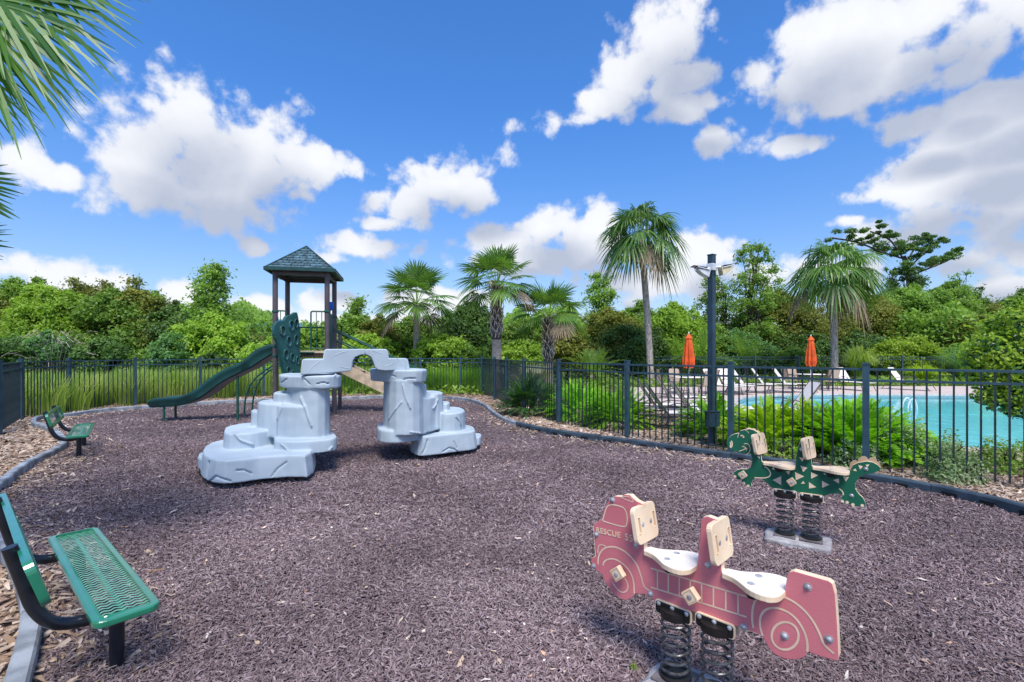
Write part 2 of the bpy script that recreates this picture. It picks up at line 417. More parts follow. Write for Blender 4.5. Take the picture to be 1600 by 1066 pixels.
def paver_mat():
    m = bpy.data.materials.new('pavers'); m.use_nodes = True; t = m.node_tree; b = t.nodes['Principled BSDF']
    tcn = nd(t, 'ShaderNodeTexCoord'); mp = nd(t, 'ShaderNodeMapping'); t.links.new(tcn.outputs['Object'], mp.inputs[0]); mp.inputs[2].default_value = (0,0,R(33))
    br = nd(t, 'ShaderNodeTexBrick'); t.links.new(mp.outputs[0], br.inputs[0]); br.inputs['Scale'].default_value = 1
    br.inputs['Brick Width'].default_value = .22; br.inputs['Row Height'].default_value = .11; br.inputs['Mortar Size'].default_value = .004
    br.inputs['Color1'].default_value = (.62,.50,.45,1); br.inputs['Color2'].default_value = (.52,.42,.38,1); br.inputs['Mortar'].default_value = (.28,.24,.21,1)
    n = nd(t, 'ShaderNodeTexNoise'); t.links.new(tcn.outputs['Object'], n.inputs[0]); n.inputs['Scale'].default_value = 1.3; n.inputs['Detail'].default_value = 6
    c = mixc(t, smooth(t, n.outputs[0], .35, .7, 0, .5), br.outputs[0], (.60,.50,.45)); t.links.new(c, b.inputs['Base Color']); b.inputs['Roughness'].default_value = .8
    return m
M_pav = paver_mat()

def loop_px(pts, z=0.0): return [P(x, y, z) for x, y in pts]
pool_px = [(1150,629),(1158,623),(1180,619.5),(1230,617.5),(1300,617),(1450,617.5),(1600,619),(1800,622),(1960,630),(1960,665),(1850,700),(1700,712),(1600,704),(1545,704),(1495,700),(1440,690),(1390,675),(1330,658),(1260,648),(1200,643),(1165,637)]
pool = [p.xy for p in chaikin([Vector((p.x, p.y, 0)) for p in loop_px(pool_px)], 2)]
def offset_loop(lp, d):
    n = len(lp); out = []
    ar = sum(lp[i][0]*lp[(i+1)%n][1]-lp[(i+1)%n][0]*lp[i][1] for i in range(n)); sgn = 1 if ar > 0 else -1
    for i in range(n):
        t = (Vector(lp[(i+1)%n])-Vector(lp[i-1])).normalized(); out.append(Vector(lp[i])+Vector((t.y, -t.x))*d*sgn)
    return out
def sheet(name, outer, z, m, holes=None, kind='structure', t=None):
    bm = bmesh.new(); es = []
    for lp in [outer]+(holes or []):
        vs = [bm.verts.new((p[0], p[1], z)) for p in lp]
        for i in range(len(vs)): es.append(bm.edges.new((vs[i], vs[(i+1)%len(vs)])))
    bmesh.ops.triangle_fill(bm, use_beauty=True, edges=es, normal=(0,0,1))
    for f in bm.faces:
        if f.normal.z < 0: f.normal_flip()
    me = bpy.data.meshes.new(name); bm.to_mesh(me); bm.free(); me.materials.append(m)
    o = bpy.data.objects.new(name, me); COL.objects.link(o); tag(o, kind=kind); return o
pool_out = offset_loop(pool, .18)
BIG = 600
sheet('ground', [(-BIG,-60),(BIG,-60),(BIG,BIG),(-BIG,BIG)], -.03, M_grass, [pool_out])
# deck
deck_px = [(975,606),(985,622),(1000,641),(1040,667),(1080,682),(1110,690),(1250,706),(1400,724),(1560,740),(1750,768),(2100,800),(2300,640),(1900,606),(1500,604),(1200,604)]
deck = [p.xy for p in loop_px(deck_px)]
sheet('pool_deck', deck, .012, M_pav, [pool_out])
# pool walls, floor, coping, tiles, water
MBp = MB(); n = len(pool)
V = []; F = []
for i, p in enumerate(pool): V += [(p[0], p[1], -.02), (p[0], p[1], -.75)]
F = [(2*i, 2*i+1, 2*((i+1)%n)+1, 2*((i+1)%n)) for i in range(n)]
MBp.add(V, F, 0); MBp.f.append(tuple(2*i+1 for i in range(n))); MBp.m.append(0)
pl = thing('pool', (P(1400,640).x, P(1400,640).y, 0), 'turquoise swimming pool with curved pale coping behind the metal fence', 'pool')
MBp.build('basin', MAT['pool_wall'], pl)
mb = MB(); V = []
for i, (a, b) in enumerate(zip(pool, pool_out)): V += [(a[0], a[1], -.035), (a[0], a[1], .035), (b[0], b[1], .03), (b[0], b[1], -.05)]
F = []
for i in range(n):
    j = (i+1) % n
    for k in range(3): F.append((4*i+k, 4*j+k, 4*j+k+1, 4*i+k+1))
mb.add(V, F).build('coping', MAT['coping'], pl)
inn = offset_loop(pool, -.006); V = []
for p in inn: V += [(p[0], p[1], -.036), (p[0], p[1], -.17)]
MB().add(V, [(2*i, 2*((i+1)%n), 2*((i+1)%n)+1, 2*i+1) for i in range(n)]).build('tile_band', MAT['tile_band'], pl)
m = bpy.data.materials.new('pool_water'); m.use_nodes = True; t = m.node_tree; t.nodes.clear()
fr = nd(t, 'ShaderNodeFresnel'); fr.inputs[0].default_value = 1.33; gl = nd(t, 'ShaderNodeBsdfGlossy'); gl.inputs['Roughness'].default_value = .04
tr = nd(t, 'ShaderNodeBsdfTransparent'); tr.inputs[0].default_value = (.62, .94, .96, 1); mx = nd(t, 'ShaderNodeMixShader'); tcn = nd(t, 'ShaderNodeTexCoord')
nz = nd(t, 'ShaderNodeTexNoise'); t.links.new(tcn.outputs['Object'], nz.inputs[0]); nz.inputs['Scale'].default_value = 2.2; nz.inputs['Detail'].default_value = 3
bp = nd(t, 'ShaderNodeBump'); bp.inputs['Strength'].default_value = .30; bp.inputs['Distance'].default_value = .05; t.links.new(nz.outputs[0], bp.inputs['Height'])
for q in (fr, gl): t.links.new(bp.outputs[0], q.inputs['Normal'])
om = nd(t, 'ShaderNodeOutputMaterial'); t.links.new(mth(t, 'MULTIPLY', fr.outputs[0], 1.0), mx.inputs[0]); t.links.new(tr.outputs[0], mx.inputs[1]); t.links.new(gl.outputs[0], mx.inputs[2]); t.links.new(mx.outputs[0], om.inputs[0])
sheet('water', [tuple(p) for p in offset_loop(pool, -.003)], -.10, m)
# white tube loops added for a streak of light reflected on the water
def rail(pts, r=.02): return chaikin(pts, 2, closed=False)
for (x, y, w) in ((1418, 640, .5),):
    b0 = P(x, y, -.1)
    pr = thing('reflection_loop', b0, 'white loop standing for a light streak reflected in turquoise water %s' % ('right of the largest fern' if x < 1500 else 'beneath the edge tree'), 'handrail', 'white loops standing for water reflections')
    for k in (0, 1):
        o = Vector((.15*k, .40*k, 0))
        MB().tube(rail([b0+o+Vector((0,0,-.5)), b0+o+Vector((0,0,.1)), b0+o+Vector((.10,.0,.32)), b0+o+Vector((.22,.0,.34)), b0+o+Vector((.30,0,.1)), b0+o+Vector((.32,0,-.4))]), .022, 8).build('rail', MAT['lamp_white'], pr, True)  # each tube takes the place of the reflected streak

# ------------------------------------------------------------------ mulch areas
kerb_px = [(5,1180),(28,1090),(46,1020),(50,985),(47,955),(36,915),(10,868),(-35,838),(-60,815),(-40,795),(0,768),(33,741),(52,728),(82,714),(104,700),(90,684),(70,672),(52,668),(53,660),(75,656),(100,654),(160,645),(235,640),(330,632),(430,628),(540,626),(620,622),(690,624),(728,627),(758,636),(768,648),(785,660),(822,672),(880,684),(975,695),(1060,708),(1170,724),(1290,742),(1440,768),(1600,806),(1800,870)]
kerb = [p for p in loop_px(kerb_px)]
play = [(p.x, p.y) for p in kerb] + [(9, 1.2), (9,-3), (-3,-3), (-2.2,0)]
sheet('play_surface', play, .004, M_rub)
BL = [(-26,-4),(-16,6),(-15.5,12),(-15.2,17.5),(-11,20),(-2,21.5),(0,21.8),(2,19),(3,15),(4.6,13),(4.7,10.5),(5.5,9),(7.5,8.6),(10,8),(16,6),(16,-4)]
sheet('wood_chip_bed', BL, -.012, M_chip)

# instanced loose pieces
def scatter(name, pos, rot, scl, idx, protos, kind='stuff', label=None, cat=None):
    me = bpy.data.meshes.new(name); me.vertices.add(len(pos)); me.vertices.foreach_set('co', np.asarray(pos, np.float32).ravel())
    a = me.attributes.new('rot', 'FLOAT_VECTOR', 'POINT'); a.data.foreach_set('vector', np.asarray(rot, np.float32).ravel())
    a = me.attributes.new('scl', 'FLOAT', 'POINT'); a.data.foreach_set('value', np.asarray(scl, np.float32).ravel())
    a = me.attributes.new('idx', 'INT', 'POINT'); a.data.foreach_set('value', np.asarray(idx, np.int32).ravel())
    o = bpy.data.objects.new(name, me); COL.objects.link(o); tag(o, label, cat, kind=kind)
    c = bpy.data.collections.new(name+'_pieces')
    for p in protos:
        if p.name in COL.objects: COL.objects.unlink(p)
        c.objects.link(p)
    g = bpy.data.node_groups.new(name, 'GeometryNodeTree')
    g.interface.new_socket('Geometry', in_out='INPUT', socket_type='NodeSocketGeometry'); g.interface.new_socket('Geometry', in_out='OUTPUT', socket_type='NodeSocketGeometry')
    gi, go = g.nodes.new('NodeGroupInput'), g.nodes.new('NodeGroupOutput')
    ci = g.nodes.new('GeometryNodeCollectionInfo'); ci.inputs[0].default_value = c; ci.inputs['Separate Children'].default_value = True; ci.inputs['Reset Children'].default_value = True
    ip = g.nodes.new('GeometryNodeInstanceOnPoints'); ip.inputs['Pick Instance'].default_value = True
    def att(nm, ty):
        q = g.nodes.new('GeometryNodeInputNamedAttribute'); q.data_type = ty; q.inputs[0].default_value = nm; return q.outputs[0]
    g.links.new(gi.outputs[0], ip.inputs['Points']); g.links.new(ci.outputs[0], ip.inputs['Instance'])
    g.links.new(att('rot', 'FLOAT_VECTOR'), ip.inputs['Rotation']); g.links.new(att('scl', 'FLOAT'), ip.inputs['Scale']); g.links.new(att('idx', 'INT'), ip.inputs['Instance Index'])
    g.links.new(ip.outputs[0], go.inputs[0])
    md = o.modifiers.new('pieces', 'NODES'); md.node_group = g
    return o
def shred(L, w, th, m, curve=.25, seed=0, n=4, shape='shred'):
    r = random.Random(seed); V = []; F = []
    ang = 0
    pts = [Vector((-L/2,0,0))]; a = r.uniform(-curve, curve); pz = 0
    for i in range(n): 
        a += r.uniform(-curve, curve); pts.append(pts[-1]+Vector((math.cos(a), math.sin(a), r.uniform(-.25,.3)))*L/n)
    for i, p in enumerate(pts):
        k = (1 - abs(2*i/n-1)**2.5*.75) if shape == 'shred' else (1-abs(2*i/n-1)**4*.4)
        ww = w*k*r.uniform(.7, 1.2)/2; hh = th*k/2; tw = r.uniform(-.5, .5)
        s = Vector((0, math.cos(tw), math.sin(tw))); u = Vector((0, -math.sin(tw), math.cos(tw)))
        V += [p+s*ww+u*hh, p-s*ww+u*hh, p-s*ww-u*hh, p+s*ww-u*hh]
    for i in range(n):
        for k in range(4): F.append((4*i+k, 4*i+4+k, 4*i+4+(k+1)%4, 4*i+(k+1)%4))
    F += [(0,1,2,3), (4*n+3,4*n+2,4*n+1,4*n)]
    return MB().add(V, F).build('piece', m, None)
def inst_mat(name, cols, rough=.6, spec=.4):
    m = bpy.data.materials.new(name); m.use_nodes = True; t = m.node_tree; b = t.nodes['Principled BSDF']
    oi = nd(t, 'ShaderNodeObjectInfo'); cr = nd(t, 'ShaderNodeValToRGB'); t.links.new(oi.outputs['Random'], cr.inputs[0]); e = cr.color_ramp.elements
    while len(e) < len(cols): e.new(.5)
    for i, c in enumerate(cols): e[i].position = i/(len(cols)-1); e[i].color = (*c, 1)
    nz = nd(t, 'ShaderNodeTexNoise'); t.links.new(oi.outputs['Location'], nz.inputs[0]); nz.inputs['Scale'].default_value = .55; nz.inputs['Detail'].default_value = 4
    k = smooth(t, nz.outputs[0], .35, .65, .78, 1.2); cb = nd(t, 'ShaderNodeCombineXYZ'); [t.links.new(k, cb.inputs[i]) for i in range(3)]
    t.links.new(mixc(t, 1.0, cr.outputs[0], cb.outputs[0], 'MULTIPLY'), b.inputs['Base Color']); b.inputs['Roughness'].default_value = rough; b.inputs['Specular IOR Level'].default_value = spec
    return m
MR = inst_mat('rubber_shreds', [(.100,.070,.075),(.190,.135,.142),(.29,.215,.225),(.14,.094,.098),(.40,.315,.32),(.255,.190,.20)], .72, .2)
MC = inst_mat('bark_chips', [(.16,.09,.055),(.34,.235,.16),(.52,.41,.32),(.22,.14,.10),(.60,.50,.42),(.30,.21,.17)], .8, .2)
ML = inst_mat('litter', [(.45,.27,.16),(.62,.50,.40),(.55,.40,.30),(.74,.68,.62),(.60,.34,.20)], .8, .2)
rub = [shred(.030+.007*(i%4), .0075+.002*(i%3), .005, MR, .5, i) for i in range(10)]
chips = [shred(.07+.02*(i%4), .022+.008*(i%3), .006, MC, .3, 20+i, 3, 'chip') for i in range(8)]
lit = [shred(.045+.02*(i%4), .022+.008*(i%3), .003, ML, .6, 40+i, 4) for i in range(6)]
def pts_in(n, ymin, ymax, poly=None, notpoly=None, power=1.0, xr=None):
    "points seen from the play area edge, thinning with distance"
    u = rng.random(n); y = ymin+(ymax-ymin)*u**power
    x = (rng.random(n)*2-1)*(y*1.10+.3) if xr is None else xr[0]+rng.random(n)*(xr[1]-xr[0])
    k = np.ones(n, bool)
    if poly is not None: k &= inside(poly, x, y)
    if notpoly is not None: k &= ~inside(notpoly, x, y)
    return x[k], y[k]
def mk(x, y, z0, dz, tilt, s0, s1):
    n = len(x); pos = np.stack([x, y, z0+rng.random(n)*dz], 1)
    rot = np.stack([rng.normal(0, tilt, n), rng.normal(0, tilt, n), rng.random(n)*6.283], 1)
    return pos, rot, s0+rng.random(n)*(s1-s0)
x1, y1 = pts_in(270000, 1.2, 4.6, play, power=.95); x2, y2 = pts_in(170000, 4.6, 9, play); x3, y3 = pts_in(70000, 9, 19, play)
x = np.r_[x1, x2, x3]; y = np.r_[y1, y2, y3]
s_far = np.r_[np.full(len(x1), 1.0), np.full(len(x2), 1.18), np.full(len(x3), 1.5)]
pos, rot, scl = mk(x, y, .004, .024, .5, .6, 1.3); scl *= s_far
# low drifts in the loose rubber
pos[:, 2] += .010*(np.sin(x*2.1+np.sin(y*1.7))+np.sin(y*2.7+x)*.7)*.5+.008
scatter('rubber_mulch', pos, rot, scl, rng.integers(0, 10, len(x)), rub, label='dark purple brown shredded rubber mulch covering the play area')
xa, ya = pts_in(60000, 1.2, 12, BL, play, xr=(-13, -1.5)); xb, yb = pts_in(45000, 5.5, 15, BL, play, xr=(.5, 9)); xc, yc = pts_in(26000, 9, 22, BL, play)
xa, ya = np.r_[xa, xb], np.r_[ya, yb]; xb, yb = xc, yc
x = np.r_[xa, xb]; y = np.r_[ya, yb]; pos, rot, scl = mk(x, y, -.005, .025, .25, .6, 1.3); scl *= np.where(y > 9, 1.4, 1)
scatter('wood_chips', pos, rot, scl, rng.integers(0, 8, len(x)), chips, label='tan shredded bark chips outside the plastic border')
# chips spilled over the border into the rubber, and fallen leaf bits
def near_kerb(n, sel, spread):
    k = np.array([(p.x, p.y) for p in kerb]); seg = rng.integers(sel[0], sel[1], n); f = rng.random(n)
    q = k[seg]*(1-f[:, None])+k[seg+1]*f[:, None]; q = q+rng.normal(0, spread, (n, 2)); m_ = inside(play, q[:, 0], q[:, 1]); return q[m_, 0], q[m_, 1]
sx, sy = zip(near_kerb(5200, (1, 19), .33), near_kerb(1500, (18, 30), .35), near_kerb(1500, (30, 38), .30))
x = np.concatenate(sx); y = np.concatenate(sy); pos, rot, scl = mk(x, y, .022, .02, .3, .5, 1.0)
scatter('spilled_chips', pos, rot, scl, rng.integers(0, 8, len(x)), chips, label='stray bark chips strewn on the rubber along the border')
xl, yl = pts_in(950, 1.4, 8, play, power=.9); xm, ym = pts_in(800, 8, 18, play)
x = np.r_[xl, xm]; y = np.r_[yl, ym]; pos, rot, scl = mk(x, y, .036, .01, .25, .35, .95); scl *= np.where(y > 8, 1.3, 1)
scatter('leaf_litter', pos, rot, scl, rng.integers(0, 6, len(x)), lit, label='scattered pale leaf and wood bits on the dark mulch')

# ------------------------------------------------------------------ border
kr = thing('play_border', (0, 0, 0), None, None); tag(kr, 'grey plastic border of jointed sections curving around the rubber play area', 'border')
def sub(pts, step): return resample(pts, step)
kc = chaikin([Vector((p.x, p.y, 0)) for p in kerb], 1, closed=False)
kl = sub(kc, .12)
sec = 10; i = 0; cnt = 0
def edge_profile(w, h): return [(-w/2, -.02), (-w/2, h*.86), (-w/2+.012, h), (w/2-.012, h), (w/2, h*.86), (w/2, -.02)]
while i < len(kl)-3:
    seg = kl[i:i+sec+1]
    if len(seg) < 3: break
    y = seg[len(seg)//2].y; xx = seg[len(seg)//2].x
    right = xx > 0.2 and y < 17
    h = .125; w = .095; prof = edge_profile(w, h); V = []; F = []; np_ = len(prof)
    dz = .006*((cnt*7) % 3)
    for j, p in enumerate(seg):
        t_ = (seg[min(j+1, len(seg)-1)]-seg[max(j-1, 0)]).normalized(); nn = Vector((t_.y, -t_.x, 0))
        q = p + (t_*.006 if j == 0 else (-t_*.006 if j == len(seg)-1 else Vector((0,0,0))))
        for a, b in prof: V.append(q+nn*a+Vector((0,0,b+dz)))
    for j in range(len(seg)-1):
        for k in range(np_-1): F.append((j*np_+k, j*np_+k+1, (j+1)*np_+k+1, (j+1)*np_+k))
    F.append(tuple(range(np_-1, -1, -1))); F.append(tuple((len(seg)-1)*np_+k for k in range(np_)))
    so = MB().add(V, F).build('border_section', MAT['kerb_dark'] if right else MAT['kerb_grey'], kr)
    if right:
        for j in (2, 5, 8):
            if j+1 < len(seg):
                a, b = seg[j-1], seg[j]; t_ = (b-a).normalized(); nn = Vector((t_.y, -t_.x, 0))
                c = (a+b)/2
                for sd_ in (1,):
                    MB().box(c+nn*(sd_*(w/2+.0008))+Vector((0,0,.045+dz)), (.15, .004, .045), math.atan2(t_.y, t_.x)).build('slot', MAT['recess'], so)
    i += sec; cnt += 1

# ------------------------------------------------------------------ fences
RAIL1, RAIL2, PTOP = 1.455, 1.30, 1.52
def fence(name, pts, label, pk=.1265, kind_far=False, cap=True, zoff=0.0):
    f = thing(name, (pts[0].x, pts[0].y, 0), label, 'fence')
    for i, p in enumerate(pts):
        d_ = (pts[min(i+1, len(pts)-1)]-pts[max(i-1, 0)]); a = math.atan2(d_.y, d_.x)
        b = MB().box((p.x, p.y, PTOP/2-.05), (.080, .080, PTOP+.1), a)
        b.box((p.x, p.y, PTOP+.008), (.094, .094, .016), a); b.box((p.x, p.y, PTOP+.022), (.066, .066, .012), a)
        b.build('post', MAT['fence'], f)
    me = None; far_mb = MB()
    for a, b in zip(pts, pts[1:]):
        d_ = b-a; L = d_.length; u = d_/L; ang = math.atan2(u.y, u.x)
        for z in (RAIL1, RAIL2, ):
            MB().beam(a+u*.032+Vector((0,0,z)), b-u*.032+Vector((0,0,z)), .03, .032).build('rail', MAT['fence'], f)
        nn = max(2, round(L/pk)); 
        for k in range(1, nn):
            p = a+u*(L*k/nn)
            if kind_far: far_mb.box((p.x, p.y, (RAIL1+.06)/2), (.017, .017, RAIL1-.06), ang); continue
            if me is None:
                o = MB().box((0,0,(RAIL1+.05)/2), (.019, .019, RAIL1-.05-.03)).build('picket', MAT['fence_pickets'], f, world=False); me = o.data
            else: o = bpy.data.objects.new('picket', me); COL.objects.link(o); o.parent = f
            o.location = (p.x-f.location.x, p.y-f.location.y, 0); o.rotation_euler = (random.uniform(-.004,.004), random.uniform(-.004,.004), ang)
        if not kind_far: pass
    if kind_far: tag(far_mb.build('picket', MAT['fence_pickets'], f), kind='stuff')
    return f
S = 1.2
def U(x, y): return Vector((x*S, y*S, 0))
corner_l = U(-10.2, 10.05)
def dep(x, Y): return Vector(((x-HX)*Y/FPX, Y, 0))
fence('metal_fence', [Vector((-11.9, 3.3, 0)), Vector((-11.75, 5.4, 0)), Vector((-11.85, 7.6, 0)), dep(-2, 9.85), corner_l], 'dark blue green metal fence seen end on at the left edge')
back = [corner_l, dep(108, 14.0), dep(211, 15.7), dep(313, 17.2), dep(412, 18.6), dep(512, 19.5), dep(595, 20), dep(657, 20.1), dep(720, 19.9), dep(753, 19.7)]
fence('metal_fence', back, 'dark metal picket fence running along the back of the playground before tall grass')
rf = [dep(753, 19.7), dep(773, 17.6), dep(791, 15.6), dep(819, 13.44), dep(873, 11.4), dep(980, 9.5), dep(1142, 8.0), dep(1353, 6.75), dep(1625, 5.85), dep(2000, 5.1)]
fence('metal_fence', rf, 'dark metal picket fence curving from the back corner toward the right foreground before the pool')
ff = [dep(760, 30), dep(870, 30), dep(970, 29.8), dep(1075, 29.6), dep(1180, 29.4), dep(1248, 29.2), dep(1327, 29), dep(1410, 28.6), dep(1490, 28), dep(1575, 27), dep(1660, 26)]
fence('metal_fence', ff, 'distant dark metal picket fence on the far side of the swimming pool', .13, True)
# ------------------------------------------------------------------ spring riders
def arc_pts(cx, cy, rx, ry, a0, a1, n=24): return [(cx+rx*math.cos(R(a0+(a1-a0)*i/n)), cy+ry*math.sin(R(a0+(a1-a0)*i/n))) for i in range(n+1)]
def rr(w, h, r, n=4):
    out = []
    for sx, sy, a in ((1,1,0), (-1,1,90), (-1,-1,180), (1,-1,270)):
        for i in range(n+1):
            t = R(a+90*i/n); out.append((sx*(w/2-r)+r*math.cos(t), sy*(h/2-r)+r*math.sin(t)))
    return out
def spring(name, c, z0, z1, parent, R0=.066, wire=.0076, turns=6.3):
    p = []; n = int(turns*20)
    for i in range(n+1):
        a = i/20*2*math.pi; z = z0+.012+(z1-z0-.024)*(i/n); e = min(1, i/18, (n-i)/18)
        p.append(Vector(c)+Vector((R0*math.cos(a), R0*math.sin(a), z)))
    s = MB().tube(p, wire, 8).build(name, MAT['spring_black'], parent, True); return s
def rider(name, label, A, d, conv, outline, face, lines, bolts, plates, seats, handles, pegs, slab_c, extra, hinge):
    A = Vector(A); d3 = Vector((d[0], d[1], 0)).normalized(); n3 = Vector((d3.y, -d3.x, 0))
    if n3.dot(-A) < 0: n3 = -n3
    Z = Vector((0,0,1)); TH = .036
    def q(pt): x, y = conv(pt); return on_plane(x, y, A, d3)
    O = Vector((A.x, A.y, 0))
    root = thing(name, (slab_c[0], slab_c[1], 0), label, 'spring rider')
    out = [q(p) for p in outline]
    U_ = d3
    b = MB().prism(out, O, U_, Z, n3, TH, 0, 1); pn = b.build('panel', [MAT[face], MAT['cream']], root, bevel=.003)
    core = MB().prism([q(p) for p in outline], O-n3*(TH*.36), U_, Z, n3, TH*.28, 0)
    ln = MB()
    for pts, w in lines:
        pp = [q(p) for p in pts]
        if len(pp) > 2: pp = [(v.x, v.y) for v in chaikin([Vector((a, b_, 0)) for a, b_ in pp], 2, closed=False)]
        ln.ribbon(pp, O, U_, Z, n3, w, .0012)
    ln.build('engraved_line', MAT['engraved'] if face == 'truck_red' else MAT['cream'], root)
    for p in bolts:
        s, z = q(p); c = O+U_*s+Z*z; rot = n3.to_track_quat('Z', 'Y').to_matrix()
        for sgn in (0, 1):
            base = c if sgn == 0 else c-n3*TH
            nn = n3 if sgn == 0 else -n3
            rot = nn.to_track_quat('Z', 'Y').to_matrix(); V = MB(); V.lathe([(.0165,0),(.0165,.002),(.0105,.0025),(.0105,.006),(.007,.0095),(.0,.0105)], (0,0,0), 12)
            V.v = [rot @ Vector(v)+base for v in V.v]
            V.build('bolt', MAT['bolt'], root, True)
    zb = []
    for pl_ in plates:
        pp = [q(p) for p in pl_]; cs = sum(p[0] for p in pp)/4; cz = sum(p[1] for p in pp)/4
        w = (abs(pp[1][0]-pp[0][0])+abs(pp[2][0]-pp[3][0]))/2; h = (abs(pp[3][1]-pp[0][1])+abs(pp[2][1]-pp[1][1]))/2
        for side in (0, 1):
            nn = n3 if side == 0 else -n3; base = O+U_*cs+Z*cz+(Vector((0,0,0)) if side == 0 else -n3*TH)
            MB().prism([(a, c) for a, c in rr(w, h, .018)], base+nn*.0125, U_, Z, nn, .012, 0).build('spring_bracket', MAT['cream'], root, bevel=.002)
            MB().prism([(a, c) for a, c in rr(w-.012, h-.012, .014)], base+nn*.0155, U_, Z, nn, .0028, 0).build('bracket_face', MAT['black_plastic'], root)
            for k in (-1, 0, 1):
                c = base+nn*.0155+U_*(k*w*.38)+Z*(h*.26); rot = nn.to_track_quat('Z', 'Y').to_matrix(); V = MB(); V.lathe([(.011,0),(.011,.003),(.006,.007),(.0,.0075)], (0,0,0), 10)
                V.v = [rot @ Vector(v)+c for v in V.v]; V.build('bolt', MAT['bolt'], root, True)
        zc = cz-h/2+.02; zb.append((cs, zc))
        top = O+U_*cs-n3*(TH/2)
        MB().lathe([(.03, zc-.02), (.072, zc-.018), (.074, zc+.022), (.03, zc+.024)], (top.x, top.y, 0), 20).build('spring_cap', MAT['black_plastic'], root, True)
        MB().lathe([(.05, .068), (.078, .07), (.078, .095), (.06, .10)], (top.x, top.y, 0), 20).build('spring_cap', MAT['black_plastic'], root, True)
        spring('spring', (top.x, top.y, 0), .085, zc-.005, root)
    # seats: keyhole boards lying across the panel
    for (pa, pb) in seats:
        s0, z0 = q(pa); s1, z1 = q(pb); z = (z0+z1)/2; L = s1-s0
        half = [(0,.035),(.12,.038),(.25,.048),(.42,.082),(.55,.112),(.72,.128),(.88,.122),(.97,.095),(1,.06)]
        pts = [(s0+L*a, w) for a, w in half]+[(s0+L*a, -w) for a, w in reversed(half)]
        pts = [(v.x, v.y) for v in chaikin([Vector((a, w, 0)) for a, w in pts], 1)]
        MB().prism(pts, O-n3*(TH/2)+Z*(z+.012), U_, n3, Z, .026, 0, 1).build('seat', [MAT['seat_white'] if face == 'truck_red' else MAT['tan_plastic'], MAT['cream']], root, bevel=.004)
        for k, (a, w) in enumerate(((.5, .05), (.5, -.05))):
            c = O-n3*(TH/2)+n3*w+U_*(s0+L*.52)+Z*(z+.012); MB().lathe([(.016,0),(.016,.0015),(.009,.002),(.006,.004),(0,.004)], c, 12).build('bolt', MAT['bolt'], root, True)
        c = O+U_*(s0+L*.52)+Z*(z-.035); MB().lathe([(.022,-.02),(.028,0),(.022,.02)], c+n3*.012, 12).build('seat_hinge', MAT['black_plastic'], root, True)
    # hand boards across the panel
    for (pc, w, h, tilt) in handles:
        s, z = q(pc); c = O+U_*s+Z*z-n3*(TH/2); hn = Matrix.Rotation(0 if face == 'truck_red' else R(-20), 3, 'Z') @ n3
        up = (Z*math.cos(tilt)-U_*math.sin(tilt)).normalized(); nrm = hn.cross(up).normalized()
        if nrm.dot(U_) < 0: nrm = -nrm
        slots = []
        for sgn in (-1, 1): slots.append([(a+sgn*(w/2-.032), b_) for a, b_ in rr(.018, h*.46, .0088, 3)])
        MB().prism(rr(w, h, .03), c+nrm*.013, hn, up, nrm, .026, 0, 0, holes=slots).build('hand_board', MAT['cream'] if face == 'truck_red' else MAT['tan_plastic'], root, bevel=.004)
        for sgn in (-1, 1):
            rot = nrm.to_track_quat('Z', 'Y').to_matrix(); V = MB(); V.lathe([(.012,0),(.012,.0015),(.007,.003),(0,.004)], (0,0,0), 10); V.v = [rot @ Vector(v)+c+nrm*.0135+hn*sgn*.04 for v in V.v]; V.build('bolt', MAT['bolt'], root, True)
    # foot pegs: square blocks on an axle through the panel
    for p, sz, an in pegs:
        x_, y_ = conv(p); s, z = on_plane(x_, y_, A+n3*.062, d3)
        for nn, base in ((n3, O), (-n3, O-n3*TH)):
            c = base+U_*s+Z*z; a = U_*math.cos(an)+Z*math.sin(an); b_ = -U_*math.sin(an)+Z*math.cos(an)
            MB().tube([c-nn*.002, c+nn*.03], .014, 10).build('axle', MAT['black_plastic'], root, True)
            MB().prism(rr(sz, sz, .006, 2), c+nn*.062, a, b_, nn, .034).build('foot_peg', MAT['cream'] if face == 'truck_red' else MAT['tan_plastic'], root, bevel=.003)
            fr_ = [[(x_*.74, y_*.74) for x_, y_ in rr(sz, sz, .006, 2)]]
            MB().prism([(x_*.8, y_*.8) for x_, y_ in rr(sz, sz, .006, 2)], c+nn*.0632, a, b_, nn, .0012, holes=fr_).build('peg_groove', MAT['cream_dark'], root)
            rot = nn.to_track_quat('Z', 'Y').to_matrix(); V = MB(); V.lathe([(.012,0),(.012,.002),(.006,.004),(0,.004)], (0,0,0), 10); V.v = [rot @ Vector(v)+c+nn*.0635 for v in V.v]; V.build('bolt', MAT['bolt'], root, True)
    # concrete footing
    c = Vector((slab_c[0], slab_c[1], 0)); ang = math.atan2(d3.y, d3.x)
    bm = bmesh.new(); bmesh.ops.create_cube(bm, size=1); bmesh.ops.scale(bm, vec=(.50, .33, .13), verts=bm.verts); bmesh.ops.subdivide_edges(bm, edges=bm.edges, cuts=14, use_grid_fill=True)
    from mathutils import noise
    for v in bm.verts:
        k = noise.noise(v.co*9)*.012+noise.noise(v.co*28+Vector((3,1,2)))*.005; rr_ = v.co.xy.length
        cx_ = max(0, abs(v.co.x)-.20); cy_ = max(0, abs(v.co.y)-.12); pull = (cx_*cy_)*6
        v.co.x *= 1-pull; v.co.y *= 1-pull; v.co += v.co.normalized()*k
        if v.co.z > .03 and (abs(v.co.x) > .235 or abs(v.co.y) > .150): v.co.z -= .010
    bmesh.ops.rotate(bm, cent=(0,0,0), matrix=Matrix.Rotation(ang, 3, 'Z'), verts=bm.verts); bmesh.ops.translate(bm, vec=(0,0,.005), verts=bm.verts)
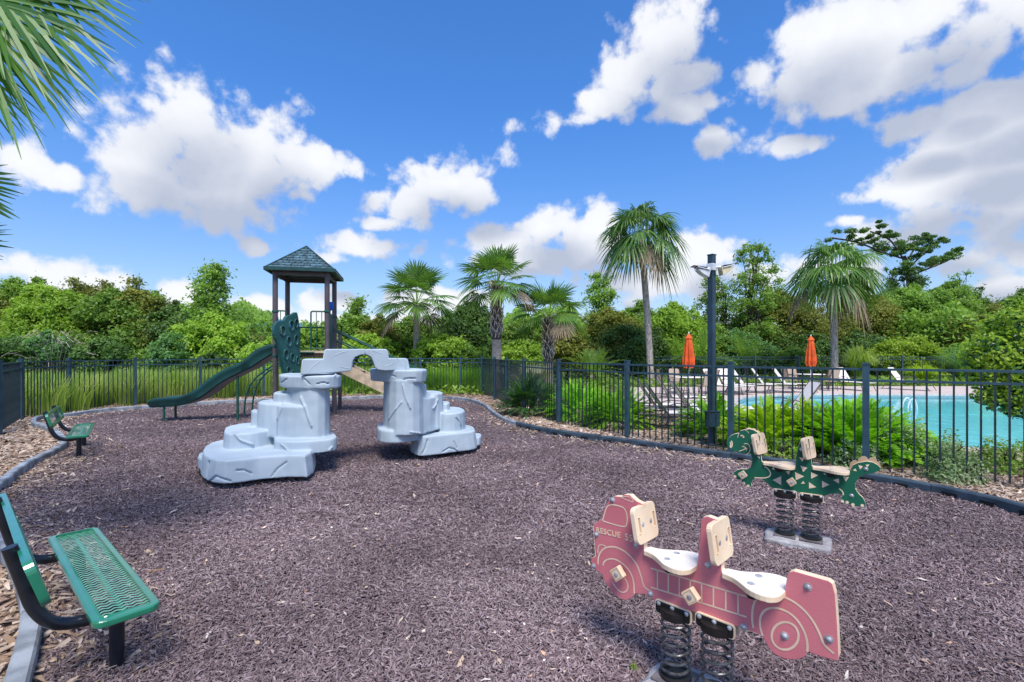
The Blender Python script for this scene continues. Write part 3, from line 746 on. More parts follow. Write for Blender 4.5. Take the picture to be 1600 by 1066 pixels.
    me = bpy.data.meshes.new('footing'); bm.to_mesh(me); bm.free(); me.materials.append(MAT['concrete']); o = bpy.data.objects.new('footing', me); COL.objects.link(o); o.parent = root
    me.polygons.foreach_set('use_smooth', [True]*len(me.polygons))
    for cs, zc in zb:
        top = O+U_*cs-n3*(TH/2); MB().box((top.x, top.y, .076), (.17, .19, .012), ang).build('base_plate', MAT['concrete_dark'], root, bevel=.003)
    extra(root, O, U_, Z, n3, q, TH)
    return root

cv1 = lambda p: (p[0]/3.3744+900, p[1]/3.3744+750)
T_out = [(90,236),(124,213),(136,207),(140,180),(150,150),(165,118),(180,100),(205,86),(240,89),(252,78),(285,80),(303,98),(320,112),(350,126),(356,200),(356,300),(360,372),(500,440),(636,462),(650,350),(660,210),(672,196),(695,192),(748,212),(760,300),(768,478),(900,560),(1095,614),(1104,560),(1112,512),(1124,486),(1148,480),(1330,532),(1352,548),(1366,600),(1378,760),(1386,930),(1378,957),(1300,935),(1240,915),(1222,905),(1210,925),(1190,942),(1150,950),(1100,945),(1050,922),(1015,885),(992,845),(980,822),(950,808),(905,790),(848,772),(600,690),(415,640),(385,615),(355,603),(312,600),(300,618),(270,633),(235,628),(200,605),(165,560),(143,520),(135,495),(108,478),(86,460),(80,430),(84,410),(106,402),(100,330)]
lad = [([(395,465),(900,615)], .0075), ([(395,565),(900,722)], .0075)]
for x in (430,487,545,603,663,725,790,855): lad.append(([(x, 465+(x-395)*.297), (x, 565+(x-395)*.311)], .007))
T_lines = lad+[([(140,215),(150,180),(162,140),(185,128),(235,138),(258,150),(272,190),(268,240),(255,248),(200,235),(140,215)], .007),
 ([(118,445),(116,420),(125,385),(150,358),(190,350),(230,360),(275,388),(320,440),(342,500),(356,555),(365,568),(398,592)], .008),
 ([(116,385),(118,345),(135,340),(158,350)], .006),
 ([(142,450),(148,430),(170,416),(205,416),(245,438),(285,480),(305,530),(308,600)], .008),
 ([(255,515),(272,540),(276,570),(262,592),(235,592),(205,560),(190,535)], .007),
 ([(935,780),(928,730),(932,670),(950,625),(990,603),(1050,602),(1115,622),(1180,662),(1240,725),(1282,800),(1305,865),(1325,885),(1360,915)], .009),
 ([(985,822),(970,775),(970,725),(990,688),(1030,672),(1080,678),(1140,708),(1185,760),(1213,820),(1222,870),(1220,905)], .009),
 (arc_pts(1103,822,71,73,0,360,28), .009), ([(104,400),(96,300),(92,245)], .005), ([(240,92),(255,100),(290,112),(303,118),(300,100),(280,88),(256,86),(240,92)], .004)]
T_bolts = [(193,105),(108,287),(315,345),(393,600),(697,450),(1222,563),(885,776),(1101,822),(1333,839),(94,455)]
def truck_extra(root, O, U_, Z, n3, q, TH):
    for txt, pa, size in (('RESCUE', (106,276), .040), ('5', (258,316), .048), ('5', (281,322), .048)):
        s, z = q(pa); cu = bpy.data.curves.new('t', 'FONT'); cu.body = txt; cu.size = size*1.05; cu.extrude = .0006; cu.offset = .0008; cu.space_character = 1.12
        ob = bpy.data.objects.new('tmp', cu); COL.objects.link(ob); bpy.context.view_layer.update()
        me = bpy.data.meshes.new_from_object(ob.evaluated_get(bpy.context.evaluated_depsgraph_get())); bpy.data.objects.remove(ob)
        slope = q((235,306))[1]-q((106,276))[1]; run = q((235,306))[0]-q((106,276))[0]
        c = O+U_*s+Z*z+n3*.0014; a = (U_*run+Z*slope).normalized(); b = n3.cross(a)
        if b.z < 0: b = -b
        Mx = Matrix((a, b, n3)).transposed().to_4x4(); 
        me.transform(Matrix.Translation(c-Vector(root.location)) @ Mx); me.name = 'lettering'
        me.materials.clear(); me.materials.append(MAT['cream']); o = bpy.data.objects.new('lettering', me); COL.objects.link(o); o.parent = root
A1 = (.572*S, 2.08*S, 0); d1 = Vector((.709,-.705,0))
c1 = Vector(A1)+d1*.235*S
rider('spring_rider', 'pink red fire truck spring rider lettered RESCUE 5 with two seats', A1, d1, cv1, T_out, 'truck_red', T_lines, T_bolts,
 [[(420,624),(614,684),(614,758),(424,700)], [(630,692),(845,757),(842,835),(636,770)]],
 [((358,378),(636,462)), ((768,488),(1104,608))], [((352,228), .21, .185, R(10)), ((752,322), .21, .185, R(8))],
 [((212,498), .062, R(40)), ((598,618), .062, R(40))], (c1.x, c1.y), truck_extra, None)

cv2 = lambda p: (p[0]/4.4429+1120, p[1]/4.4429+650)
D_out = [(66,190),(74,160),(95,138),(125,124),(152,120),(162,104),(195,95),(228,90),(255,97),(280,112),(300,140),(303,240),(312,312),(322,330),(430,345),(545,358),(548,300),(556,250),(568,205),(582,172),(600,156),(622,152),(642,160),(655,290),(662,348),(800,385),(922,402),(926,375),(945,342),(980,325),(1040,315),(1085,322),(1120,342),(1140,364),(1128,380),(1080,400),(1020,410),(982,432),(962,468),(962,505),(985,540),(1015,568),(1032,600),(1034,625),(1010,631),(960,628),(915,612),(872,598),(862,582),(868,560),(876,548),(850,540),(790,542),(745,556),(560,530),(390,500),(370,488),(345,462),(312,438),(272,430),(252,440),(240,465),(242,490),(220,495),(205,478),(188,470),(160,450),(128,428),(116,410),(120,390),(140,375),(172,368),(210,370),(232,358),(244,330),(244,290),(234,262),(215,264),(180,262),(140,250),(100,236),(76,215)]
tri = [[(388,445),(447,418),(447,480)],[(543,390),(606,420),(548,447)],[(580,345),(628,360),(600,390)],[(654,390),(704,412),(655,436)],[(730,450),(782,478),(732,498)],[(640,460),(690,495),(640,504)],[(808,445),(848,435),(848,470)],[(873,418),(917,424),(896,455)],[(572,288),(608,292),(594,318)],[(478,386),(508,380),(502,408)],[(584,470),(600,452),(612,470)],[(735,398),(750,395),(762,415)],[(982,342),(1015,350),(995,372)],[(945,378),(962,365),(972,385)],[(1032,340),(1060,336),(1045,357)],[(380,368),(395,352),(402,375)],[(280,284),(296,276),(300,298)]]
D_lines = [([(330,352),(352,362),(370,388),(375,408),(360,424),(330,432),(262,428)], .009), ([(155,245),(185,235),(205,222),(212,228)], .007), ([(188,195),(210,190),(228,205),(232,232),(225,255),(205,268)], .006), ([(175,212),(198,215),(206,240)], .007),
 ([(100,172),(108,185),(106,212),(92,222),(98,195),(92,182)], .010), ([(165,140),(175,132),(192,148),(180,150)], .009), ([(146,152),(146,140),(155,120)], .004), ([(850,505),(868,518),(878,535),(878,550)], .009), ([(196,98),(215,108),(222,120)], .004)]
def dino_extra(root, O, U_, Z, n3, q, TH):
    for tp in tri: MB().prism([q(p) for p in tp], O+n3*.0022, U_, Z, n3, .002).build('spot', MAT['cream'], root)
    for pts in ([(196,98),(210,86),(228,84),(240,92),(252,88),(268,94),(272,104),(284,102),(296,112),(298,128),(285,135),(250,110)],):
        MB().prism([(a, b) for a, b in [q(p) for p in pts]], O-n3*.010, U_, Z, n3, .014).build('crest', MAT['cream'], root)
    sc = [(925,380),(922,350),(928,328),(945,312),(962,310),(978,318),(985,298),(1005,285),(1025,283),(1045,292),(1052,306),(1070,292),(1095,292),(1112,305),(1115,322),(1130,325),(1138,345),(1136,362),(1100,345),(1040,330),(985,340),(945,365)]
    MB().prism([q(p) for p in sc], O-n3*.010, U_, Z, n3, .014).build('crest', MAT['cream_dark'], root)
    for p in [(126,420),(165,448),(188,466),(218,486),(872,592),(905,600),(945,616),(1010,622)]:
        s, z = q(p); MB().prism([(s+.012*math.cos(a*.524), z+.012*math.sin(a*.524)) for a in range(12)], O+n3*.0016, U_, Z, n3, .0012).build('claw', MAT['cream'], root)
A2 = (1.887*S, 3.65*S, 0); d2 = Vector((.84,-.54,0)).normalized()
c2 = Vector((2.06*S, 3.50*S, 0)); _t = (c2-Vector(A2)).dot(d2); c2 = Vector(A2)+d2*_t
rider('spring_rider', 'dark green dinosaur spring rider with cream triangles and scalloped tail crest', A2, d2, cv2, D_out, 'dino_green', D_lines, [(587,232),(1035,368),(937,553),(250,190)],
 [[(388,498),(556,523),(556,575),(392,558)], [(570,528),(742,552),(742,605),(574,585)]],
 [((318,330),(546,352)), ((660,358),(922,392))], [((294,195), .21, .185, R(10)), ((636,225), .21, .185, R(8))],
 [((178,412), .058, R(38)), ((518,462), .058, R(38))], (c2.x, c2.y), dino_extra, None)

# ------------------------------------------------------------------ benches
def bench(label, c, d):
    d = Vector(d).normalized(); fr = Vector((-d.y, d.x, 0))
    if fr.dot(Vector((1,.2,0))) < 0: fr = -fr
    c = Vector(c); root = thing('park_bench', c, label, 'bench', 'green mesh benches along the left border')
    Z = Vector((0,0,1)); L, W, HS = 1.68, .27, .40
    # pan seat: rounded rim and a wavy expanded metal top
    rim = rr(L, W, .05, 5); inner = [rr(L-.09, W-.075, .02, 3)]
    MB().prism(rim, c+Z*HS, d, fr, Z, .035, holes=inner).build('seat_rim', MAT['bench_green'], root, bevel=.008, seg=3)
    def mesh_panel(name, O, u, v, w, LL, WW):
        mb_ = MB(); nr = int(LL/.034); 
        for i in range(nr):
            x0 = -LL/2+(i+.5)*LL/nr; pts = []
            nseg = int(WW/.020)
            for k in range(nseg+1):
                pts.append((x0+(.008 if k % 2 else -.008), -WW/2+k*WW/nseg))
            mb_.ribbon(pts, O, u, v, w, .0145, -.004)
        mb_.build(name, MAT['bench_mesh'], root)
    mesh_panel('seat_mesh', c+Z*(HS-.004), d, fr, Z, L-.09, W-.075)
    MB().beam(c-d*(L/2-.04)+Z*(HS-.03), c+d*(L/2-.04)+Z*(HS-.03), .02, .02).build('seat_rib', MAT['bench_green'], root)
    # back
    tilt = R(17); up = (Z*math.cos(tilt)-fr*math.sin(tilt)).normalized(); nb = d.cross(up)
    if nb.dot(fr) < 0: nb = -nb
    bc = c-fr*.305+Z*.655; HB = .225
    MB().prism(rr(L, HB, .05, 5), bc, d, up, nb, .035, holes=[rr(L-.09, HB-.075, .02, 3)]).build('backrest_rim', MAT['bench_green'], root, bevel=.008, seg=3)
    mesh_panel('backrest_mesh', bc-nb*.004, d, up, nb, L-.09, HB-.075)
    for s in (-1, 1):
        b = c+d*(s*(L/2-.27))
        MB().tube([b+Z*(-.05), b+Z*(HS-.04)], .034, 14).build('leg', MAT['bench_black'], root, True)
        path = chaikin([b+Z*(HS-.075)+fr*.02, b-fr*.10+Z*(HS-.085), b-fr*.24+Z*(HS-.06), b-fr*.315+Z*(HS+.05), b-fr*.345+Z*(HS+.18), b-fr*.395+Z*(HS+.375)], 3, closed=False)
        MB().tube(path, .030, 14).build('support_arm', MAT['bench_black'], root, True)
    return root
bench('green perforated metal bench with black tube arms in the left foreground', (-2.52, 2.93, 0), (-.757, .653, 0))
bench('smaller looking green metal bench farther back by the bend of the grey border', (-7.25, 8.15, 0), (-.62, .78, 0))

# ------------------------------------------------------------------ rock climber
def bump_off(p, k): 
    from mathutils import noise
    return noise.noise(Vector(p)*k)
def rock_layer(mb_, pts, z0, z1, taper=.03, seed=0, dome=.012):
    "pts: world footprint (x, y) at the top; sides flare out below"
    lp = chaikin([Vector((x, y, 0)) for x, y in pts], 1); cx = sum((p for p in lp), Vector())/len(lp); n = len(lp)
    prof = [(1.0+taper, z0), (1.0+taper*.6, z0+(z1-z0)*.4), (1.0, z1-.018), (.985, z1-.004), (.95, z1)]
    V = []; F = []
    for i, (k, z) in enumerate(prof):
        for j, p in enumerate(lp):
            dv = (p-cx); L = dv.length; q = cx+dv*(1+(k-1)*min(1, .5/max(L, .05))*1.0 if k > 1 else 1-(1-k)*.5/max(L, .2))
            V.append(Vector((q.x, q.y, z)))
    m = len(prof)
    for i in range(m-1):
        for j in range(n): F.append((i*n+j, i*n+(j+1)%n, (i+1)*n+(j+1)%n, (i+1)*n+j))
    F.append(tuple(range(n-1, -1, -1))); F.append(tuple((m-1)*n+j for j in range(n)))
    mb_.add(V, F)
def rock_mesh(name, layers, root, grooves, voxel=.0135):
    objs = []
    mb_ = MB()
    for l in layers: rock_layer(mb_, *l)
    o = mb_.build(name+'_tmp', MAT['rock_plastic'], None)
    rm = o.modifiers.new('r', 'REMESH'); rm.mode = 'VOXEL'; rm.voxel_size = voxel; rm.use_smooth_shade = True
    sm = o.modifiers.new('s', 'SMOOTH'); sm.iterations = 3; sm.factor = .5
    bpy.context.view_layer.update()
    me = bpy.data.meshes.new_from_object(o.evaluated_get(bpy.context.evaluated_depsgraph_get())); bpy.data.objects.remove(o)
    n = len(me.vertices); co = np.empty(n*3, np.float32); me.vertices.foreach_get('co', co); co = co.reshape(-1, 3)
    no = np.empty(n*3, np.float32); me.vertices.foreach_get('normal', no); no = no.reshape(-1, 3)
    disp = np.zeros(n)
    # cast groove/ridge lines onto the near surface
    rayd = co-np.array([0,0,CH]); px = HX+FPX*rayd[:,0]/rayd[:,1]; py = HY-FPX*rayd[:,2]/rayd[:,1]
    facing = (no*rayd).sum(1) < 0
    for pts, depth, wid in grooves:
        # the line lies on the moulded face: take the nearest surface points around its course
        best = np.full(n, 1e9)
        for (a, b) in zip(pts, pts[1:]):
            ax, ay = a; bx, by = b; L2 = (bx-ax)**2+(by-ay)**2+1e-9
            t_ = np.clip(((px-ax)*(bx-ax)+(py-ay)*(by-ay))/L2, 0, 1)
            dd = np.hypot(px-(ax+t_*(bx-ax)), py-(ay+t_*(by-ay)))*rayd[:,1]/FPX
            best = np.minimum(best, dd)
        w = np.exp(-(best/wid)**2)*facing
        disp += depth*1.9*w
    no_d = np.array([bump_off(c_, 3.0)+.5*bump_off(c_, 8) for c_ in co])*.007
    co += no*(disp+no_d)[:, None]
    off = np.array(parent_world(root), np.float32); co -= off
    me.vertices.foreach_set('co', co.astype(np.float32).ravel()); me.update()
    me.name = name; me.materials.clear(); me.materials.append(MAT['rock_plastic']); me.polygons.foreach_set('use_smooth', [True]*len(me.polygons))
    o = bpy.data.objects.new(name, me); COL.objects.link(o); o.parent = root; return o
def pz(z, *pts): return [(P(x, y, z).x, P(x, y, z).y) for x, y in pts]
zL = [.34, .60, .97, 1.11, 1.36]
# depths used for the tall parts
def at(x, Y): return ((x-HX)*Y/FPX, Y)
L_c = at(484, 7.1)
def ell(cx, cy, a, b, rot=0, n=12, jit=.0, seed=0):
    r = random.Random(seed)
    return [(cx+math.cos(rot)*a*math.cos(t)-math.sin(rot)*b*math.sin(t), cy+math.sin(rot)*a*math.cos(t)+math.cos(rot)*b*math.sin(t)) for t in [2*math.pi*i/n for i in range(n)]]
root = thing('rock_climber', (at(560, 7.3)[0], 7.3, 0), 'pale blue grey moulded rock climber of two stepped towers joined by an arch', 'climbing rock')
lay = [
 (pz(.38, (316,706),(322,713),(343,720),(376,718),(412,713),(455,711),(484,712))+[at(492,7.05), at(480,7.6), at(420,7.7), at(352,7.35), at(322,6.95)], .10, .38, .07),
 ([at(309,6.55), at(318,6.35), at(324,6.5), at(324,6.9), at(311,6.9)], .12, .27, .03),
 (pz(.60, (349,674),(355,678),(372,678),(398,676),(420,672),(437,668))+[at(450,7.3), at(420,7.6), at(378,7.5), at(354,7.15)], .28, .60, .05),
 (pz(.51, (424,688),(450,690),(478,689),(505,687),(520,685),(527,682),(524,678))+[at(518,7.4), at(440,7.5)], .33, .51, .02),
 ([at(400,7.0), at(420,6.78), at(445,6.75), at(478,6.75), at(485,7.2), at(440,7.55), at(410,7.4)], .5, .97, .06),
 ([at(428,6.74), at(455,6.60), at(488,6.66), at(490,7.3), at(436,7.4)], .44, .955, .05),
 ([at(391,7.1), at(402,7.05), at(404,7.4), at(394,7.4)], .5, .83, .01),
 ([at(428,6.9), at(450,6.8), at(470,6.9), at(470,7.4), at(436,7.4), at(427,7.1)], .9, 1.11, .02),
 ([at(447,6.95), at(462,6.70), at(490,6.62), at(513,6.78), at(516,7.1), at(505,7.45), at(465,7.5), at(449,7.3)], .45, 1.24, .035),
 ([at(435,7.0), at(440,6.78), at(465,6.62), at(500,6.60), at(517,6.66), at(534,6.85), at(535,7.2), at(520,7.55), at(455,7.6), at(437,7.3)], 1.19, 1.37, -.03),
]
gr = [([(404,616),(398,612)], -.01, .01), ([(366,677),(376,688),(395,695)], .016, .010), ([(444,627),(440,640),(434,655)], .012, .008), ([(470,620),(478,640),(487,666)], .016, .010), ([(440,694),(447,700),(452,708)], .012, .008), ([(326,722),(323,740),(322,752)], -.016, .008), ([(369,735),(382,735),(394,740)], -.016, .007), ([(448,722),(433,733),(424,745)], -.014, .007), ([(328,752),(337,744),(346,748),(360,752)], -.018, .008), ([(440,598),(448,592)], -.015,.006), ([(475,592),(484,601)], -.015, .006), ([(495,600),(505,598),(514,600)], -.018, .006), ([(522,588),(530,583)], .012, .007), ([(519,698),(514,704)], .012, .007)]
rock_mesh('rock_tower', lay, root, gr)
layR = [
 ([at(648,7.6), at(657,7.42), at(680,7.52), at(712,7.75), at(738,7.9), at(744,8.1), at(738,8.55), at(722,8.8), at(680,8.8), at(655,8.3), at(642,7.9)], .10, .40, .06),
 ([at(741,8.15), at(752,8.2), at(752,8.6), at(738,8.6)], .12, .26, .02),
 (pz(.52, (588,664),(592,671),(605,673),(625,673),(655,669),(682,662))+[at(685,8.4), at(610,8.5), at(592,8.0)], .33, .52, .02),
 ([at(683,8.0), at(690,7.8), at(706,7.78), at(722,7.95), at(728,8.3), at(716,8.8), at(690,8.8)], .3, .71, .05),
 ([at(686,8.1), at(702,8.1), at(703,8.5), at(686,8.5)], .6, .84, .01),
 ([at(655,8.0), at(666,7.75), at(690,7.8), at(693,8.2), at(680,8.5), at(655,8.4)], .45, 1.03, .02),
 ([at(646,7.45), at(668,7.55), at(684,7.85), at(684,8.3), at(650,8.2)], .44, .98, .03),
 ([at(655,7.6), at(664,7.6), at(667,8.0), at(655,8.0)], .9, 1.18, .01),
 ([at(599,7.6), at(612,7.25), at(640,7.2), at(660,7.4), at(663,7.8), at(648,8.1), at(615,8.1), at(600,7.9)], .45, 1.28, .02),
 ([at(577,7.75), at(585,7.5), at(615,7.25), at(645,7.2), at(665,7.35), at(668,7.7), at(655,8.1), at(600,8.2), at(580,8.0)], 1.24, 1.43, -.03),
]
grR = [([(629,601),(634,622),(641,638)], .014, .009), ([(628,628),(618,640),(608,655)], .010, .008), ([(684,624),(681,632),(676,638)], .014, .007), ([(712,651),(718,657),(720,664)], .012, .007), ([(668,688),(664,702),(657,711)], -.016, .008), ([(692,706),(702,700),(710,702),(716,707)], -.016, .007), ([(709,690),(714,700)], -.014, .006), ([(641,675),(655,677),(665,676)], .012, .007), ([(630,593),(640,591),(650,592)], -.018,.006), ([(608,585),(618,589)], -.012,.006)]
rock_mesh('rock_tower', layR, root, grR)
# arch bridge: stepped top with a rounded opening, in two halves
A3 = Vector((*at(500, 6.72), 0)); B3 = Vector((*at(640, 7.42), 0)); dA = (B3-A3).normalized(); nA = Vector((dA.y, -dA.x, 0)); nA = nA if nA.y < 0 else -nA
def qa(x, y): return on_plane(x, y, A3, dA)
out = [(469,586),(471,563),(474,561),(504,561),(506,547),(510,545.5),(570,545.5)]
out2 = [(570,545.5),(603,545.5),(606,549),(607,560),(634,560),(637,562),(640,578),(600,579.5),(589,578),(585,574),(582,564),(579,558),(572,554.5),(570,554.5)]
out1 = out+[(570,554.5),(562,555),(555,558),(551,564),(550,575),(546,580),(540,581)]
for pts in (out1, out2):
    lp = [qa(*p) for p in pts]
    O = Vector((A3.x, A3.y, 0))+nA*.02
    o = MB().prism(lp, O, dA, Vector((0,0,1)), Vector((.31,-.95,0)), .52).build('arch_half', MAT['rock_plastic'], root, bevel=.022, seg=4)
    o.data.polygons.foreach_set('use_smooth', [True]*len(o.data.polygons)); smooth_angle(o, 50)
    ln = [[(482,580),(488,572),(500,564)],[(531,573),(540,575),(548,576)],[(522,556),(532,551),(542,549)]] if pts is out1 else [[(600,573),(608,571),(614,567)],[(620,560),(624,566),(629,572)],[(582,548),(590,551),(597,553)]]
    for l in ln:
        a = [qa(*p) for p in l]; pth = [O+dA*s+Vector((0,0,z))+nA*(-.003) for s, z in a]
        MB().tube(chaikin(pth, 1, closed=False), .007, 6).build('rock_ridge', MAT['rock_plastic'], root, True)
for (x, Y) in ((317,6.5),(378,6.2),(446,6.45),(478,6.95),(662,7.9),(735,8.25),(690,8.1)):
    X = (x-HX)*Y/FPX; MB().box((X, Y, .06), (.07, .05, .16), .2).build('support_foot', MAT['black_plastic'], root)
for (x, Y) in ((400,6.9),(700,8.35)):
    X = (x-HX)*Y/FPX; MB().prism(ell(X, Y, .42, .26, .3), (0,0,.09), (1,0,0), (0,1,0), (0,0,1), .1).build('support_base', MAT['black_plastic'], root)
# ------------------------------------------------------------------ play tower
Z = Vector((0,0,1)); u = Vector((.9765,.2155,0)); v = Vector((-.2155,.9765,0))
FL = Vector((-4.83, 9.87, 0))*S; W_ = 1.2; D_ = 1.27
FR, BLp, BR = FL+u*W_, FL+v*D_, FL+u*W_+v*D_
DZ = 1.74
rig = thing('play_tower', (FL+u*W_/2+v*D_/2), 'green and brown play tower with wavy slide, shingled pyramid roof and holed climbing wall', 'play structure')
for p in (FL, FR, BLp, BR):
    MB().tube([p+Z*-.05, p+Z*3.69], .062, 16).build('post', MAT['post_brown'], rig, True)
for p in (BR+v*1.15, BLp+v*1.15):
    MB().tube([p+Z*-.05, p+Z*2.30], .055, 14).build('post', MAT['post_brown'], rig, True)
    MB().lathe([(.064,2.26),(.066,2.34),(.05,2.37),(0,2.375)], (p.x, p.y, 0), 14).build('post_cap', MAT['black_plastic'], rig, True)
c0 = (FL+BR)/2
# deck
def quad_slab(a, b, c, d, z, t, name, m):
    MB().add([a+Z*z, b+Z*z, c+Z*z, d+Z*z, a+Z*(z-t), b+Z*(z-t), c+Z*(z-t), d+Z*(z-t)], [(0,1,2,3),(7,6,5,4),(0,4,5,1),(1,5,6,2),(2,6,7,3),(3,7,4,0)]).build(name, m, rig, bevel=.006)
e = .045
quad_slab(FL+u*e-v*.02, FR-u*e-v*.02, BR-u*e+v*.02, BLp+u*e+v*.02, DZ, .06, 'deck', MAT['deck_tan'])
quad_slab(FL+u*.06+v*.0, FR-u*.06+v*.0, BR-u*.06, BLp+u*.06, DZ-.062, .11, 'deck_frame', MAT['deck_brown'])
mb = MB()
for i in range(24):
    for j in range(3):
        p = FL+u*(.09+i*(W_-.18)/23)-v*.003+Z*(DZ-.085-j*.033); mb.box(p, (.022, .006, .02), math.atan2(u.y, u.x))
tag(mb.build('deck_perforation', MAT['recess'], rig), kind='stuff')
quad_slab(BLp+v*.06, BR+v*.06, BR+v*1.12, BLp+v*1.12, DZ-.25, .06, 'deck', MAT['deck_tan'])
# roof
oh = .19; ez = 3.70; apex = c0+Z*4.44
E = [FL-u*oh-v*oh, FR+u*oh-v*oh, BR+u*oh+v*oh, BLp-u*oh+v*oh]; E = [p+Z*ez for p in E]
mb = MB(); mb.add([p+Z*.03 for p in E]+[apex-Z*.01], [(0,1,4),(1,2,4),(2,3,4),(3,0,4),(3,2,1,0)]); roof = mb.build('roof', MAT['roof_trim'], rig)
for i in range(4):
    a, b = E[i], E[(i+1)%4]; MB().beam(a+Z*.03, b+Z*.03, .06, .085).build('fascia', MAT['roof_trim'], roof)
    MB().tube([E[i]+Z*.05, apex+Z*.02], .022, 8).build('hip_cap', MAT['roof_trim'], roof, True)
shm = {}
for i in range(4):
    a, b = E[i]+Z*.045, E[(i+1)%4]+Z*.045; uu = (b-a).normalized(); L = (b-a).length; mid = (a+b)/2; up = (apex+Z*.012-mid); H = up.length; up = up.normalized(); nn = uu.cross(up)
    if nn.z < 0: nn = -nn
    rows = 9
    for r in range(rows):
        y0 = H*r/rows; half = L/2*(1-(r+.15)/rows)-.03; wd = .135; k = int(half*2/wd)
        if k < 1: k = 1
        wd2 = half*2/k
        for c in range(k):
            x = -half+(c+.5)*wd2+(wd2*.0)
            o_ = mid+uu*x+up*y0
            hx = [(-wd2*.48, H/rows*1.02), (-wd2*.48, H/rows*.30), (-wd2*.26, .0), (wd2*.26, .0), (wd2*.48, H/rows*.30), (wd2*.48, H/rows*1.02)]
            mb = MB(); vs = [o_+uu*p+up*q+nn*(.016-.013*q/(H/rows)) for p, q in hx]+[o_+uu*p+up*q-nn*.004 for p, q in hx]
            mb.add(vs, [(0,1,2,3,4,5)]+[(j, j+6, (j+1)%6+6, (j+1)%6) for j in range(6)])
            mb.build('shingle', MAT['roof_teal'], roof)
# inner roof box
bx = [FL-u*.02-v*.02, FR+u*.02-v*.02, BR+u*.02+v*.02, BLp-u*.02+v*.02]
for i in range(4): MB().beam(bx[i]+Z*(ez-.045), bx[(i+1)%4]+Z*(ez-.045), .03, .12).build('roof_beam', MAT['post_brown'], rig)
G = MAT['green_steel']
def tube(pts, r, name, it=2, m=None, parent=None, n=10):
    return MB().tube(chaikin(pts, it, closed=False) if it else pts, r, n).build(name, m or G, parent or rig, True)
def clamp(p, z, r=.078, h=.05): MB().lathe([(r-.012, z-h/2), (r, z-h/2+.006), (r, z+h/2-.006), (r-.012, z+h/2)], (p.x, p.y, 0), 14).build('clamp', G, rig, True)
for p, z in ((FL,2.70),(FL,1.85),(FR,2.72),(BR,2.68),(FL,1.62),(FR,1.7),(BLp,2.66),(FL, 2.2),(BR,2.3)): clamp(p, z)
# front guard loops beside the climbing opening
def guard(a, d_, w, z0, z1, bars, name='guard_rail', post_side=0):
    g_ = tube([a+Z*z1, a+d_*(w-.10)+Z*z1, a+d_*w+Z*z1, a+d_*w+Z*(z1-.10), a+d_*w+Z*z0], .019, name)
    MB().tube([a+Z*(z0+.06), a+d_*w+Z*(z0+.06)], .012, 8).build('bottom_rail', G, g_, True)
    for i in range(1, bars+1): MB().tube([a+d_*(w*i/(bars+1))+Z*(z0+.06), a+d_*(w*i/(bars+1))+Z*(z1-.005)], .0095, 8).build('bar', G, g_, True)
guard(FR-v*.0, -u, .38, DZ, 2.72, 2)
guard(FL-v*.0, u, .24, DZ+.5, 2.72, 1)
guard(BR, -u, W_*.98, DZ+.02, 2.38, 7)
guard(BLp, -v, .28, DZ, 2.66, 1)
guard(FR+v*.02, v, D_*.25, DZ, 2.72, 1)
# right side: solid panel with talk tube
a = FR+v*.30; MB().prism([(0,.05),(.60,.05),(.60,.92),(.50,.98),(.10,.98),(0,.92)], a+Z*(DZ), v, Z, u, .03).build('side_panel', MAT['panel_teal'], rig, bevel=.008)
kt = FR+v*.45
blue = MB().lathe([(.02,2.78),(.075,2.80),(.095,2.88),(.10,2.95),(.085,3.00),(.04,3.01),(0,2.995)], (kt.x, kt.y, 0), 18).build('talk_tube', MAT['blue_plastic'], rig, True)
MB().tube([kt+Z*2.70+Vector((.02*math.cos(i*.9), .02*math.sin(i*.9), i*.0035)) for i in range(28)], .007, 6).build('coil', MAT['aluminium'], blue, True)
# climbing wall with holes
cA = Vector((*at(430, 9.30*S), 0)); cB = Vector((*at(470, 9.95*S), 0)); dC = (cB-cA).normalized(); nC = Vector((dC.y, -dC.x, 0))
def qc(x, y): return on_plane(x, y, cA, dC)
cr_ = lambda p: (p[0]/9.694+400, p[1]/9.694+460)
op = [(275,600),(272,540),(285,470),(315,425),(350,402),(400,405),(430,395),(448,350),(480,325),(530,315),(565,290),(595,272),(625,275),(640,330),(655,420),(665,520),(670,800),(668,1100),(665,1400),(480,1400),(420,1180),(375,980),(345,820),(318,700),(290,660)]
holes = []
for (x, y, rx, ry) in ((405,555,34,62),(535,475,30,62),(610,440,22,52),(497,715,28,62),(607,690,24,62),(455,915,28,62),(550,960,24,55),(628,1000,16,50),(560,1210,20,50),(490,1160,22,50)):
    holes.append([qc(*cr_((x+rx*math.cos(t_*.5236), y+ry*math.sin(t_*.5236)))) for t_ in range(12)])
O = Vector((cA.x, cA.y, 0))
wall = MB().prism([qc(*cr_(p)) for p in op], O, dC, Z, nC, .075, holes=holes).build('climbing_wall', MAT['panel_teal'], rig, bevel=.012, seg=3)
for h in holes:
    cx = sum(p[0] for p in h)/12; cz = sum(p[1] for p in h)/12
    rg = [O+dC*(cx+(s-cx)*1.22)+Z*(cz+(z-cz)*1.22)+nC*.004 for s, z in h]
    MB().tube(rg, .016, 8, closed=True).build('hole_rim', MAT['panel_teal'], wall, True)
edge = [qc(*cr_(p)) for p in [(300,650),(330,720),(360,860),(395,1000),(440,1180)]]
tube([O+dC*(s-.05)+Z*z+nC*.03 for s, z in edge], .022, 'wall_support', 1)
tube([FL+Z*1.9, O+dC*edge[0][0]+Z*1.9], .02, 'wall_support', 0)
tube([FR-u*.30+Z*1.70-v*.02, FR-u*.72+Z*1.70-v*.05, cB+Z*1.62], .022, 'wall_support', 1)
